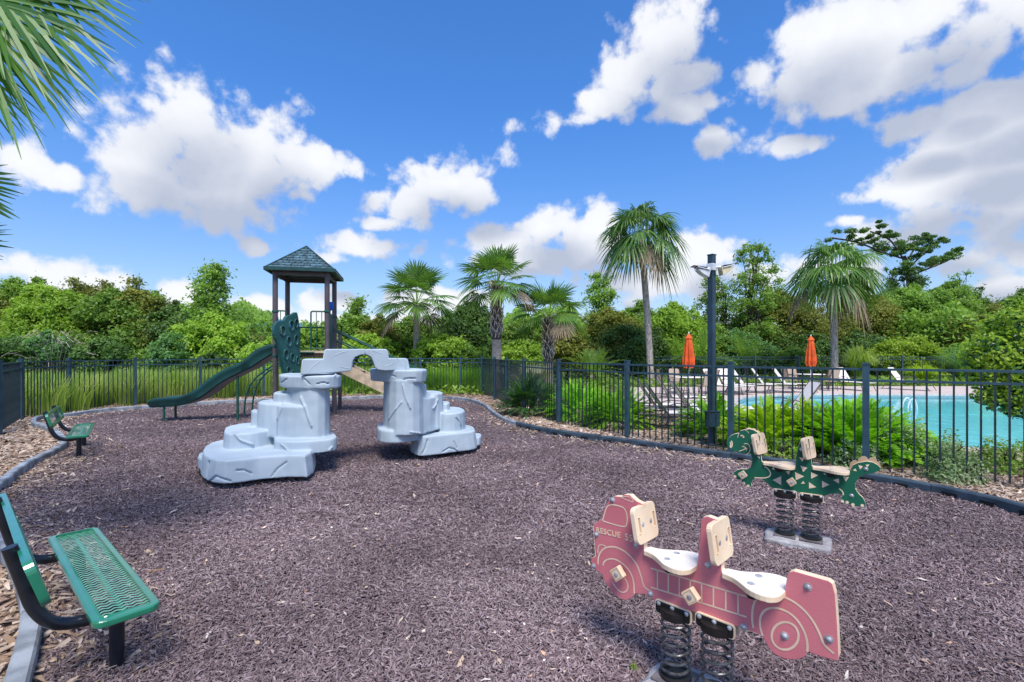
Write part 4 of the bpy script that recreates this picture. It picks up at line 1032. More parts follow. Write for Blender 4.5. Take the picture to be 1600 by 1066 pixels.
# slide
sd0 = Vector((-8.50, 11.74, 0)); dS = Vector((.995,.10,0)).normalized(); nS = Vector((dS.y, -dS.x, 0))
cs = lambda p: (p[0]/3.5533+220, p[1]/3.5533+370)
def qs(p): return on_plane(*cs(p), sd0, dS)
top = [(36,925),(45,906),(80,895),(150,893),(195,890),(240,880),(300,850),(340,820),(380,785),(420,760),(460,735),(500,718),(540,705),(570,685),(600,660),(625,636),(650,620),(690,603),(740,596),(775,594)]
bot = [(36,940),(45,951),(80,952),(150,948),(195,944),(240,936),(300,915),(340,892),(380,865),(420,832),(460,806),(500,785),(540,765),(570,750),(600,738),(625,722),(650,706),(690,680),(740,650),(775,640)]
V = []; F = []; Wd = .60
tp = [qs(p) for p in top]; bt = [qs(p) for p in bot]; m_ = None
def dense(a): return [(p.x, p.y) for p in chaikin([Vector((x, y, 0)) for x, y in a], 2, closed=False)]
tp, bt = dense(tp), dense(bt)
for (s, zt), (s2, zb_) in zip(tp, bt):
    s = (s+s2)/2; hh = zt-zb_; sec_ = [(0.03,zb_+.01),(0.0,zb_+.05),(0.0,zb_+hh*.55),(-.012,zb_+hh*.62),(-.02,zt-.03),(-.012,zt-.006),(.02,zt),(.05,zt-.008),(.065,zt-.04),(.10,zb_+.085),(.15,zb_+.055),(Wd-.15,zb_+.055),(Wd-.10,zb_+.085),(Wd-.065,zt-.04),(Wd-.05,zt-.008),(Wd-.02,zt),(Wd+.012,zt-.006),(Wd+.02,zt-.03),(Wd,zb_+.05),(Wd-.03,zb_+.01)]
    for w, z in sec_: V.append(Vector((sd0.x, sd0.y, 0))+dS*s-nS*w+Z*z)
m_ = 20
for i in range(len(tp)-1):
    for k in range(m_): F.append((i*m_+k, i*m_+(k+1)%m_, (i+1)*m_+(k+1)%m_, (i+1)*m_+k))
F.append(tuple(range(m_-1,-1,-1))); F.append(tuple((len(tp)-1)*m_+k for k in range(m_)))
sl = MB().add(V, F).build('slide', MAT['slide_green'], rig, True)
for (px_, py_), w in (((120,945), .06), ((120,945), Wd-.06)):
    s, z = qs((px_, py_)); b = Vector((sd0.x, sd0.y, 0))+dS*(s)-nS*w; MB().tube([b-Z*.05, b+Z*(z+.03)], .028, 10).build('slide_leg', G, sl, True)
s, z = qs((527,775)); b = Vector((sd0.x, sd0.y, 0))+dS*s-nS*.10; MB().tube([b-Z*.05, b+Z*z], .03, 10).build('slide_leg', G, sl, True)
# arched ladder behind the slide
ca_ = lambda p: (p[0]/7.6133+350, p[1]/7.6133+540)
lA = Vector((-6.04, 10.96, 0))*S*1.0; 
pa = [(243,830),(243,760),(250,660),(272,560),(310,470),(380,380),(460,315),(530,270),(600,235),(680,215)]
pb = [(337,790),(340,700),(352,600),(380,510),(430,410),(490,340),(545,295),(600,268),(650,245),(700,232)]
A_ = Vector((*at(382.5, 13.15), 0)); B_ = Vector((*at(394.5, 13.75), 0)); dd = Vector((.985,.17,0)).normalized()
ra = [Vector((A_.x, A_.y, 0))+dd*s+Z*z for s, z in [on_plane(*ca_(p), A_, dd) for p in pa]]; rb = [Vector((B_.x, B_.y, 0))+dd*s+Z*z for s, z in [on_plane(*ca_(p), B_, dd) for p in pb]]
la = tube(ra, .022, 'arch_ladder'); MB().tube(chaikin(rb, 2, closed=False), .022, 10).build('ladder_rail', G, la, True)
for i, j in ((2.6,2.0),(3.6,3.2),(4.6,4.1),(5.6,5.0),(6.6,6.0)):
    f = lambda L_, k: L_[int(k)].lerp(L_[min(int(k)+1, len(L_)-1)], k-int(k))
    MB().tube([f(ra, i), f(rb, j)], .014, 8).build('rung', MAT['aluminium'] if False else G, la, True)
# stair on the right with tan side boards
stA = BR+Vector((.06,.10,0)); dT = Vector((.985,.17,0)).normalized()
def qt(x, y): return on_plane(x, y, stA, dT)
up_pts = [(528,562),(550,573.5),(578,587.5),(640,619),(672,641)]; lo_pts = [(690,653),(640,640),(601,616.5),(537,585.5),(528,581)]
pts = [qt(*p) for p in up_pts+lo_pts]; pts = [(s, max(z, -.02)) for s, z in pts]
O2 = Vector((stA.x, stA.y, 0)); nT = Vector((dT.y, -dT.x, 0)); SW = .85
for k, w in enumerate((0, SW)):
    MB().prism(pts, O2-nT*w, dT, Z, nT, .05).build('stair_board', MAT['deck_tan'], rig, bevel=.008)
top0, top1 = pts[0], pts[3]
for i in range(8):
    f = (i+.6)/8; s = top0[0]+(pts[4][0]-top0[0])*f; z = top0[1]+(pts[4][1]-top0[1])*f-.07
    MB().box(O2+dT*s-nT*(SW/2+.02)+Z*z, (.26, SW-.06, .035), math.atan2(dT.y, dT.x)).build('stair_tread', MAT['deck_brown'], rig, bevel=.005)
for w in (-.03, SW+.05):
    h1 = [qt(525,517.5), qt(586,546), qt(655,579)]
    for dz in (0, -.27):
        tube([O2+dT*s-nT*w+Z*(z+dz) for s, z in h1], .02, 'handrail', 0)
    s, z = h1[-1]; MB().tube([O2+dT*s-nT*w+Z*z, O2+dT*(s+.02)-nT*w-Z*.03], .02, 10).build('handrail', G, rig, True)

# ------------------------------------------------------------------ lamp post
lp = P(1112, 696); lr = thing('lamp_post', lp, 'tall dark square lamp post with twin floodlights and a junction box', 'lamp post')
LA = R(35); LH = CH+(HY-399)*lp.y/FPX; hw = .108
MB().box((lp.x, lp.y, LH/2), (hw, hw, LH), LA).build('pole', MAT['lamp_post'], lr, bevel=.008)
MB().box((lp.x, lp.y, LH+.006), (hw+.012, hw+.012, .02), LA).build('cap', MAT['lamp_post'], lr, bevel=.004)
MB().box((lp.x, lp.y, .02), (.30, .30, .03), LA).build('base_plate', MAT['lamp_post'], lr, bevel=.004)
bx = P(1107, 654, .5); zb_ = CH-(654-HY)*lp.y/FPX
MB().box((lp.x-.04, lp.y-.125, zb_), (.25, .09, .27), R(10)).build('junction_box', MAT['lamp_post'], lr, bevel=.006)
MB().box((lp.x-.04, lp.y-.125, zb_+.145), (.265, .11, .02), R(10)).build('box_lid', MAT['lamp_post'], lr, bevel=.004)
zc = CH+(HY-418)*lp.y/FPX
MB().box((lp.x, lp.y, zc), (hw+.03, hw+.03, .13), LA).build('light_bracket', MAT['lamp_white'], lr, bevel=.01)
for s in (-1, 1):
    c = Vector((lp.x+(-.20 if s < 0 else .25), lp.y-.05, zc-.02+.02*s))
    Mx = Matrix.Rotation(-s*R(14), 3, 'Y')
    MB().box(c, (.22, .22, .018), 0, M=Mx).build('light_hood', MAT['lamp_white'], lr, bevel=.008)
    MB().box(c+Vector((s*.05, 0, .035)), (.26, .18, .012), 0, M=Matrix.Rotation(-s*R(8), 3, 'Y')).build('light_fin', MAT['frame_brown'], lr, bevel=.003)
    wedge = [(-.13,-.01),(.10,-.012),(.02,-.09),(-.10,-.16)]
    MB().prism([(x_*s, z_) for x_, z_ in wedge], c+Vector((0,-.09,0)), (1,0,0), (0,0,1), (0,-1,0), .18).build('light_housing', MAT['lamp_glass'] if s > 0 else MAT['lamp_white'], lr, bevel=.006)
    MB().tube([Vector((lp.x, lp.y, zc)), c-Vector((s*.1,0,0))], .02, 8).build('light_arm', MAT['lamp_white'], lr, True)

# ------------------------------------------------------------------ pool furniture (built at the origin, then copied)
def make_lounger():
    r = thing('sun_lounger', (0,0,0), 'x', 'lounger', 'sun loungers around the pool')
    fm = MAT['frame_brown']
    for s in (-1, 1):
        MB().tube([(-.62, s*.32, .36), (1.25, s*.32, .36)], .016, 8).build('frame_rail', fm, r, True)
        MB().tube([(-.05, s*.32, .36), (-.10, s*.36, .52), (.15, s*.38, .60), (.42, s*.38, .58), (.46, s*.34, .36)], .014, 8).build('armrest', fm, r, True)
        for x, dx in ((-.5, -.07), (1.05, .07)): MB().tube(chaikin([(x, s*.32, .36), (x+dx*.2, s*.33, .2), (x+dx*1.8, s*.34, .0)], 1, closed=False), .014, 8).build('leg', fm, r, True)
    MB().prism(rr(1.25, .60, .05), (.64, 0, .372), (1,0,0), (0,1,0), (0,0,1), .012).build('seat_sling', MAT['sling'], r)
    ba = R(56); up = Vector((-math.cos(ba), 0, math.sin(ba))); 
    MB().prism(rr(.76, .60, .07), Vector((.0,0,.375))+up*.38, up, (0,1,0), Vector((math.sin(ba),0,math.cos(ba))), .012).build('back_sling', MAT['sling'], r)
    for s in (-1, 1): MB().tube([Vector((0, s*.31, .36)), Vector((0, s*.31, .36))+up*.74, Vector((0, s*.25, .36))+up*.78], .015, 8).build('back_frame', fm, r, True)
    MB().tube([Vector((0,-.25,.36))+up*.78, Vector((0,.25,.36))+up*.78], .015, 8).build('back_frame', fm, r, True)
    return r
def make_chair():
    r = thing('patio_chair', (0,0,0), 'x', 'chair', 'patio chairs at the umbrella tables')
    fm = MAT['frame_brown']; st = MAT['sling_tan']
    MB().prism(rr(.46, .48, .05), (0, 0, .43), (1,0,0), (0,1,0), (0,0,1), .014).build('seat', st, r)
    ba = R(78); up = Vector((-math.cos(ba), 0, math.sin(ba)))
    MB().prism(rr(.56, .48, .08), Vector((-.22,0,.44))+up*.30, up, (0,1,0), Vector((math.sin(ba),0,math.cos(ba))), .014).build('backrest', st, r)
    for s in (-1, 1):
        MB().tube(chaikin([(-.20, s*.26, 0), (-.18, s*.26, .42), Vector((-.22, s*.25, .44))+up*.58], 1, closed=False), .014, 8).build('leg', fm, r, True)
        MB().tube(chaikin([(-.26, s*.26, .66), (.16, s*.28, .66), (.22, s*.27, .60), (.24, s*.26, 0)], 2, closed=False), .014, 8).build('leg', fm, r, True)
    return r
lo, ch = make_lounger(), make_chair()
KIDS_L = {}
def place(proto, first, p, ang, label, group=None):
    o = proto if first else copy_tree(proto)
    o.location = (p.x, p.y, .012); o.rotation_euler = (0, 0, ang); o['label'] = label
    if group: o['group'] = group
    return o
near = [(P(1040,671), R(33), 'pale sling lounger nearest the lamp post, its raised back facing the fence'), (P(1078,664), R(30), 'sling lounger immediately left of the lamp post base, back raised'), (P(1022,655), R(32), 'lounger at the left end of the near row beside the bright fern'), (P(1048,640), R(30), 'lounger behind the near row with its white back upright')]
labs = ['white lounger directly behind the lamp post across the pool deck', 'second lounger right of the lamp post on the far deck', 'third lounger right of the lamp post on the far deck', 'lounger halfway between lamp post and right umbrella', 'lounger on the far deck just left of the right umbrella', 'lounger behind the fence post on the far right deck', 'last white lounger on the far right of the pool deck']
far = [(1118,615),(1140,614),(1160,613.5),(1192,613),(1226,612.5),(1322,609),(1408,609)]
k = 0
for p, a, l in near: place(lo, k == 0, p, R(-12)+a*.15, l); k += 1
for i, ((x, y), l) in enumerate(zip(far, labs)): place(lo, False, P(x, y), R((-72,-75,-38,-34,-40,-78,-60)[i]), l)
place(lo, False, P(1243,664), R(170), 'single tan backed lounger standing at the left tip of the pool')
def table_set(tx, ty, side):
    t0 = P(tx, ty, 0)
    tb = thing('patio_table', (t0.x, t0.y, .012), 'round patio table under the %s closed orange umbrella' % side, 'table', 'patio tables holding closed umbrellas')
    MB().lathe([(0,.70),(.56,.70),(.575,.712),(.56,.724),(0,.724)], (t0.x, t0.y, 0), 28).build('tabletop', MAT['sling'], tb, True)
    for i in range(4):
        a = math.pi/4+i*math.pi/2; MB().tube([Vector((t0.x+.42*math.cos(a), t0.y+.42*math.sin(a), .01)), Vector((t0.x+.36*math.cos(a), t0.y+.36*math.sin(a), .70))], .018, 8).build('leg', MAT['frame_brown'], tb, True)
    um = thing('patio_umbrella', (t0.x, t0.y, .012), '%s closed orange umbrella standing through its table by the pool' % side, 'umbrella', 'closed orange umbrellas')
    MB().tube([Vector((t0.x, t0.y, .05)), Vector((t0.x, t0.y, 2.5))], .02, 10).build('pole', MAT['lamp_white'], um, True)
    MB().lathe([(.25,.015),(.25,.06),(.05,.09),(.03,.25)], (t0.x, t0.y, 0), 20).build('base', MAT['concrete'], um, True)
    V = []; F = []; N = 48; prof = [(1.08,.17),(1.25,.205),(1.5,.195),(1.8,.165),(2.1,.13),(2.25,.115),(2.28,.15),(2.36,.10),(2.44,.045),(2.47,.012)]
    for z, r_ in prof:
        for q in range(N):
            a = 2*math.pi*q/N; fold = 1+.22*math.cos(a*8+z*.8)*min(1, (2.5-z)*1.2); V.append((t0.x+r_*fold*math.cos(a), t0.y+r_*fold*math.sin(a), z))
    for i in range(len(prof)-1):
        for q in range(N): F.append((i*N+q, i*N+(q+1)%N, (i+1)*N+(q+1)%N, (i+1)*N+q))
    F.append(tuple(reversed(range(N)))); MB().add(V, F).build('canopy', MAT['orange_cloth'], um, True)
    MB().lathe([(.02,2.46),(.03,2.49),(.015,2.53),(0,2.55)], (t0.x, t0.y, 0), 10).build('finial', MAT['lamp_white'], um, True)
    MB().tube([Vector((t0.x+.215*math.cos(i*.3927), t0.y+.215*math.sin(i*.3927), 1.32)) for i in range(16)], .012, 6, closed=True).build('tie', MAT['orange_cloth'], um, True)
    return t0
cl = {0: ['left', 'right', 'near', 'far'], 1: ['left', 'right', 'near', 'far']}
first = True
for side, (tx, ty) in (('left', (1076,617)), ('right', (1267,609))):
    t0 = table_set(tx, ty, side)
    for nm, a in (('left', 175), ('right', 10), ('pool facing', -70), ('hedge facing', 100)):
        dv = Vector((math.cos(R(a)), math.sin(R(a)), 0)); place(ch, first, t0+dv*.88, R(a+180), 'tan sling chair on the %s side of the %s umbrella table' % (nm, side)); first = False
# small house among the trees
hp = dep(398, 41); hs = thing('house', (hp.x, hp.y, 0), 'distant tan house with blue roof sheet peeking between trees left of the tower', 'house')
MB().box((hp.x+1, hp.y+3, 1.93), (3.8, 5, 3.86)).build('wall', MAT['house_wall'], hs)
mb = MB(); x0, x1, y0, y1, zt = hp.x-1.2, hp.x+3.2, hp.y+.2, hp.y+5.8, 3.86
mb.add([(x0,y0,zt),(x1,y0,zt),(x1,y1,zt),(x0,y1,zt),(x0+1.7,(y0+y1)/2,4.75),(x1-1.7,(y0+y1)/2,4.75)], [(0,1,5,4),(1,2,5),(2,3,4,5),(3,0,4),(3,2,1,0)]).build('roof', MAT['roof_blue'], hs)
for dx in (-1.0, 1.0): MB().box((hp.x+1+dx, hp.y+.47, 1.8), (.8, .08, 1.1)).build('window', MAT['glass_dark'], hs)
# ------------------------------------------------------------------ vegetation
leafmat('leaf_bright', [(.16,.28,.035),(.30,.46,.058),(.46,.62,.11)], .44)
leafmat('leaf_mid', [(.11,.20,.040),(.21,.35,.062),(.34,.49,.10)], .42)
leafmat('leaf_dark', [(.055,.115,.032),(.10,.19,.048),(.19,.31,.075)], .36)
leafmat('leaf_olive', [(.11,.14,.028),(.21,.24,.045),(.35,.33,.07)], .38)
leafmat('leaf_blue', [(.07,.17,.05),(.14,.29,.09),(.24,.40,.13)], .38)
leafmat('leaf_glossy', [(.022,.075,.018),(.045,.13,.025),(.10,.21,.045)], .25, .28, spec=.6)
leafmat('leaf_new', [(.20,.32,.02),(.33,.48,.045),(.46,.58,.09)], .45)
leafmat('leaf_variegated', [(.09,.22,.06),(.26,.38,.17),(.62,.66,.46)], .32)
leafmat('palm_green', [(.055,.140,.030),(.12,.24,.045),(.24,.37,.08)], .30, .4, spec=.45)
leafmat('palm_dark', [(.045,.115,.030),(.10,.20,.048),(.20,.32,.08)], .28, .4, spec=.45)
leafmat('palm_near', [(.04,.125,.022),(.10,.23,.038),(.23,.38,.075)], .34, .38, spec=.5)
leafmat('palm_silver', [(0.179,0.224,0.136),(0.282,0.316,0.196),(0.435,0.428,0.289)], .2, .5)
leafmat('fern_green', [(.12,.30,.015),(.25,.52,.028),(.42,.68,.06)], .45)
leafmat('fern_yellow', [(.22,.36,.014),(.37,.54,.025),(.52,.66,.06)], .45)
leafmat('fern_dark', [(.035,.11,.030),(.07,.17,.045),(.13,.26,.07)], .3)
leafmat('grass_blade', [(.17,.28,.04),(.34,.47,.09),(.62,.63,.30)], .43)
leafmat('grass_lush', [(0.077,0.220,0.015),(0.184,0.367,0.031),(0.338,0.514,0.061)], .4)

def unit(a): return a/np.maximum(np.linalg.norm(a, axis=-1, keepdims=True), 1e-9)
def leaves(name, C, N, size, m, parent=None, asp=.5, world=True, face_up=.35, sz_var=.5, mi=None, tri=False):
    "C: leaf centres, N: outward directions"
    n = len(C); r = rng.normal(size=(n, 3)); nn = unit(unit(r)*.75+N*.6+np.array([0,0,face_up])); t = unit(np.cross(nn, rng.normal(size=(n, 3)))); b = np.cross(nn, t)
    s = (size*(1-sz_var/2+rng.random(n)*sz_var))[:, None]
    if tri:
        V = np.stack([C-t*s*.5, C+t*s*.5, C+b*s*asp], 1); return fast_mesh(name, V.reshape(-1, 3), tris=np.arange(3*n), mat=m, parent=parent, world=world)
    V = np.stack([C-t*s*.5, C-b*s*asp*.5+t*s*.05, C+t*s*.5-nn*s*.12, C+b*s*asp*.5+t*s*.05], 1)
    return fast_mesh(name, V.reshape(-1, 3), quads=np.arange(4*n), mat=m, parent=parent, world=world, mi=mi)
def limb_path(a, b, wob, n=5):
    a, b = Vector(a), Vector(b); L = (b-a).length
    return chaikin([a]+[a.lerp(b, i/n)+Vector((random.uniform(-1,1), random.uniform(-1,1), random.uniform(-.4,.6)))*wob*L for i in range(1, n)]+[b], 1, closed=False)
def tree(x, ytop, wpx, Y, m, label, name='tree', low=.12, lsize=.18, dens=.78, wisp=False, bark='bark_dark', K=None, asp=.5, seed=0, group=None, ragged=.8):
    random.seed(seed*7+int(x)); r = np.random.default_rng(abs(int(x))*13+seed)
    if not wisp and ragged and ytop < 500: ytop += 7
    H = CH+(HY-ytop)*Y/FPX; Wd = wpx*Y/FPX; base = Vector(((x-HX)*Y/FPX, Y, -.03)); zb = H*low; hc = H-zb
    root = thing(name, base, label, 'tree' if 'shrub' not in name else 'shrub', group)
    cz = zb+hc*.5
    cl = []
    if wisp:
        k = int((K or 34)*1.5)
        for i in range(k):
            f = r.random()**.75; z = zb+hc*f; sp = Wd*.5*(1-f*.62)*(.25+.75*r.random()); a = r.random()*6.283
            cl.append((base.x+sp*math.cos(a), base.y+sp*math.sin(a)*.8, z, (.20+.28*r.random())*(1.3-f*.7)))
    else:
        k = K or int(34+Wd*5)
        for i in range(k):
            ph = math.acos(1-1.75*r.random()) ; a = r.random()*6.283; q = .62+.25*r.random()
            rr_ = (.085+.12*r.random())*min(Wd, hc)
            f = .5+.5*math.cos(ph)
            cl.append((base.x+Wd*.5*q*math.sin(ph)*math.cos(a), base.y+Wd*.42*q*math.sin(ph)*math.sin(a), cz+hc*.5*q*math.cos(ph), rr_*(.75+.4*(1-f))))
        for i in range(int(k*ragged*1.3)):                       # loose sprays breaking the outline at the top
            a = r.random()*6.283; s_ = r.random(); f = .80+.26*r.random()
            cl.append((base.x+Wd*.42*s_*math.cos(a), base.y+Wd*.35*s_*math.sin(a), zb+hc*f*(1-.18*s_), (.03+.045*r.random())*min(Wd, hc)))
    cl = np.array(cl); area = 4*math.pi*(cl[:,3]**2); num = (area*dens*(2.1 if not wisp else .75)/(lsize*lsize*asp*.5)).astype(int)
    num = np.maximum(num, 8); idx = np.repeat(np.arange(len(cl)), num); n = len(idx)
    dr = unit(r.normal(size=(n, 3))); rad = cl[idx, 3]*(.40+.62*r.random(n)**.6+np.where(r.random(n) < .30, r.random(n)*(.9 if not wisp else 1.6), 0)); jit = 1+.25*np.sin(dr[:,0]*7+idx)*np.sin(dr[:,2]*6+idx*2)
    C = cl[idx, :3]+dr*(rad*jit)[:, None]*np.array([1, 1, .72])
    keep = (dr[:, 1] < .25) | (r.random(n) < .55); keep &= (C[:, 1] < base.y+Wd*.12) | (r.random(n) < .60); keep &= C[:, 2] > .02
    C, dr = C[keep], dr[keep]; leaves('foliage', C, dr, lsize, MAT[m], root, asp, tri=True)
    # trunk and limbs
    tr = Vector((base.x, base.y, 0)); top = Vector((base.x+random.uniform(-.05,.05)*Wd, base.y, zb+hc*(.9 if wisp else .55)))
    tp = limb_path(tr-Vector((0,0,.1)), top, .03); r0 = max(.07, H*.018)
    MB().tube(tp, [r0*(1-.75*i/(len(tp)-1)) for i in range(len(tp))], 8).build('trunk', MAT[bark], root, True)
    sel = sorted(range(len(cl)), key=lambda i: -cl[i][2])[::max(1, len(cl)//(22 if wisp else 9))]
    for i in sel:
        c = Vector(cl[i][:3]); f = max(.15, min(.9, (c.z-zb*.3)/top.z-.25)); j = int(f*(len(tp)-1)); a = tp[j]
        lp_ = limb_path(a, c, .07, 4); MB().tube(lp_, [r0*.38*(1-.8*q/(len(lp_)-1)) for q in range(len(lp_))], 6).build('limb', MAT[bark], root, True)
    return root

B = 'trees standing beyond the back fence'
tree(-30, 455, 150, 27, 'leaf_olive', 'olive tree cut by the left edge of the photo')
tree(28, 434, 100, 29, 'leaf_mid', 'tall green tree with pointed dome top at far left', seed=1)
tree(85, 442, 120, 27, 'leaf_bright', 'bright green broad tree second from left behind the fence', seed=2)
tree(135, 447, 120, 29, 'leaf_olive', 'olive green tree left of the dark round crowned tree', seed=3)
tree(180, 452, 110, 27, 'leaf_mid', 'mid green rounded tree behind the leftmost fence posts', seed=4)
tree(222, 448, 110, 28, 'leaf_olive', 'olive brown topped tree above the foot of the slide', seed=5)
tree(275, 470, 100, 28, 'leaf_dark', 'dark green tree between olive tree and tall sparse tree', seed=6)
tree(332, 412, 95, 25, 'leaf_mid', 'tall sparse tree with thin leafy top above the slide', wisp=True, low=.25, K=70, seed=7)
tree(330, 488, 120, 24, 'leaf_bright', 'broad bright bush under the tall sparse tree', 'shrub_tree', low=.03, seed=8)
tree(355, 505, 60, 24.5, 'leaf_mid', 'green leafy tree in front of the tan house', low=.03, seed=9)
tree(420, 535, 110, 23, 'leaf_bright', 'low lime green shrub behind the slide top', 'shrub', low=.0, seed=10)
tree(75, 520, 70, 22.5, 'leaf_blue', 'low blue green shrub near the left fence corner', 'shrub', low=.0, seed=11)
tree(235, 545, 80, 23.5, 'leaf_mid', 'low green shrub behind the fence left of the slide', 'shrub', low=.0, seed=12)
tree(268, 520, 60, 22.5, 'leaf_blue', 'feathery pale green shrub behind the second fence post from the slide', 'shrub', low=.0, seed=13)
tree(165, 532, 90, 23, 'leaf_dark', 'low dark shrub mass at the middle of the left back fence', 'shrub', low=.0, seed=14)
tree(20, 528, 90, 22, 'leaf_dark', 'low dark shrub behind the left fence corner', 'shrub', low=.0, seed=15)
tree(330, 555, 90, 22, 'leaf_dark', 'dark low shrub behind the slide middle', 'shrub', low=.0, seed=16)
tree(495, 512, 100, 25, 'leaf_bright', 'lime green bushy tree seen between the tower posts', low=.0, seed=17)
tree(548, 484, 100, 27, 'leaf_mid', 'green tree right of the tower with ragged crown', seed=18)
tree(592, 488, 70, 26, 'leaf_olive', 'rusty olive tree left of the first fan palm', low=.05, seed=19)
tree(575, 525, 110, 24, 'leaf_bright', 'bright shrub behind the rock arch', 'shrub', low=.0, seed=20)
tree(640, 500, 90, 28, 'leaf_mid', 'green tree directly behind the first fan palm trunk', seed=21)
tree(690, 522, 90, 24, 'leaf_bright', 'bright green shrub between the first and second fan palms', 'shrub', low=.0, seed=22)
tree(735, 468, 100, 28, 'leaf_dark', 'dark tree behind the second fan palm', seed=23)
tree(730, 540, 80, 24, 'leaf_mid', 'low green shrub left of the second fan palm trunk', 'shrub', low=.0, seed=24)
tree(820, 495, 100, 28, 'leaf_mid', 'green tree between the second and third fan palms', seed=25)
tree(815, 535, 80, 26, 'leaf_bright', 'yellow green shrub left of the third fan palm trunk', 'shrub', low=.0, seed=26)
tree(885, 515, 90, 28, 'leaf_olive', 'olive tree behind the third fan palm', seed=27)
tree(938, 428, 80, 33, 'leaf_mid', 'tall light tree left of the drooping palm', wisp=True, low=.2, K=90, seed=28)
tree(950, 480, 110, 32, 'leaf_olive', 'olive tree left of the tall drooping palm trunk', seed=29)
tree(1000, 472, 90, 34, 'leaf_mid', 'green tree behind the tall drooping palm trunk', seed=30)
tree(1050, 470, 100, 33, 'leaf_bright', 'bright green round tree left of the left umbrella', low=.02, seed=31)
tree(985, 505, 110, 31, 'leaf_dark', 'dark green tree at the foot of the tall drooping palm', low=.0, seed=32)
tree(1100, 498, 90, 34, 'leaf_mid', 'green tree behind the left umbrella', seed=33)
tree(1178, 384, 120, 34, 'leaf_mid', 'tall sparse tree with open crown right of the lamp post', wisp=True, low=.25, K=95, seed=34)
tree(1110, 430, 70, 36, 'leaf_mid', 'thin tree right behind the lamp post', wisp=True, low=.2, K=50, seed=35)
tree(1215, 455, 130, 36, 'leaf_olive', 'olive tree between the open tree and the right palm', seed=36)
tree(1150, 520, 120, 33, 'leaf_blue', 'blue green shrub right of the lamp post', 'shrub', low=.0, seed=37)
tree(1270, 478, 120, 37, 'leaf_olive', 'olive brown tree behind the right umbrella', seed=38)
tree(1245, 515, 100, 34, 'leaf_dark', 'dark tree left of the right umbrella', low=.0, seed=39)
tree(1345, 455, 120, 38, 'leaf_olive', 'olive tree right of the right palm', seed=40)
tree(1425, 445, 130, 38, 'leaf_mid', 'tall green tree beneath the spreading pine branches', seed=41)
tree(1412, 392, 60, 40, 'leaf_dark', 'ivy covered trunk rising above the trees', low=.2, seed=42, ragged=.2)
tree(1480, 440, 90, 40, 'leaf_mid', 'green tree with pointed top right of the ivy trunk', seed=43, low=.1)
tree(1475, 482, 140, 37, 'leaf_olive', 'broad olive tree behind the round bright shrub', seed=44)
tree(1545, 470, 100, 40, 'leaf_olive', 'olive tree left of the far right treetop', seed=45)
tree(1600, 452, 110, 40, 'leaf_dark', 'dark tree at the right edge of the photo', seed=46)
tree(1690, 450, 140, 38, 'leaf_olive', 'olive tree just past the right edge', seed=47)
tree(1340, 520, 110, 35, 'leaf_dark', 'dark low tree left of the round bright shrub', low=.0, seed=48)
tree(1412, 522, 92, 30.4, 'leaf_new', 'round clipped bright green shrub beyond the pool', 'shrub', low=.0, lsize=.15, ragged=0, seed=49, dens=1.5)
tree(1350, 556, 60, 32, 'leaf_dark', 'low dark shrub left of the round bright shrub', 'shrub', low=.0, seed=50)
tree(1500, 538, 70, 33, 'leaf_mid', 'pale green shrub right of the round bright shrub', 'shrub', low=.0, seed=51)
tree(1235, 545, 70, 31.5, 'leaf_mid', 'low green shrub left of the right umbrella', 'shrub', low=.0, seed=52)
for i, (x, yt, w, Y, m_, lb) in enumerate(((62,436,46,28,'leaf_mid','thin leader tree poking above the far left trees'),(118,438,44,28,'leaf_olive','thin olive leader above the second tree from the left'),(165,440,40,28,'leaf_olive','spiky thin treetop left of the dip in the left tree line'),(212,438,44,28,'leaf_olive','spiky olive treetop right of the dip in the left tree line'),(245,452,36,28,'leaf_mid','small spiky treetop left of the tall sparse tree'),(560,470,40,27,'leaf_mid','thin treetop right of the play tower'),(1130,445,50,36,'leaf_mid','thin treetop right beside the lamp post'),(1500,425,60,40,'leaf_mid','spiky treetop right of the pine boughs'),(1528,448,40,40,'leaf_dark','small dark spiky treetop near the right edge'))):
    tree(x, yt, w, Y, m_, lb, wisp=True, low=.45, K=22, seed=60+i)
# bare twiggy bush left of the back fence
bt = dep(85, 22.4); bb = thing('bare_bush', bt, 'bare grey twiggy bush among green trees behind the left back fence', 'shrub'); random.seed(77); mb = MB()
for i in range(55):
    a = random.uniform(0, 6.283); q = random.uniform(.3, 1.6); h = random.uniform(1.4, 2.9); p0 = bt+Vector((math.cos(a)*.15, math.sin(a)*.15, .2)); p2 = bt+Vector((math.cos(a)*q, math.sin(a)*q*.7-.3, h)); p1 = p0.lerp(p2, .5)+Z*.4
    mb.tube(chaikin([p0, p1, p2, p2+Vector((math.cos(a)*.4, math.sin(a)*.3, -.15+random.uniform(-.2,.2)))], 1, closed=False), .011, 3, cap=False)
tag(mb.build('twigs', MAT['bark_grey'], bb), kind='stuff')
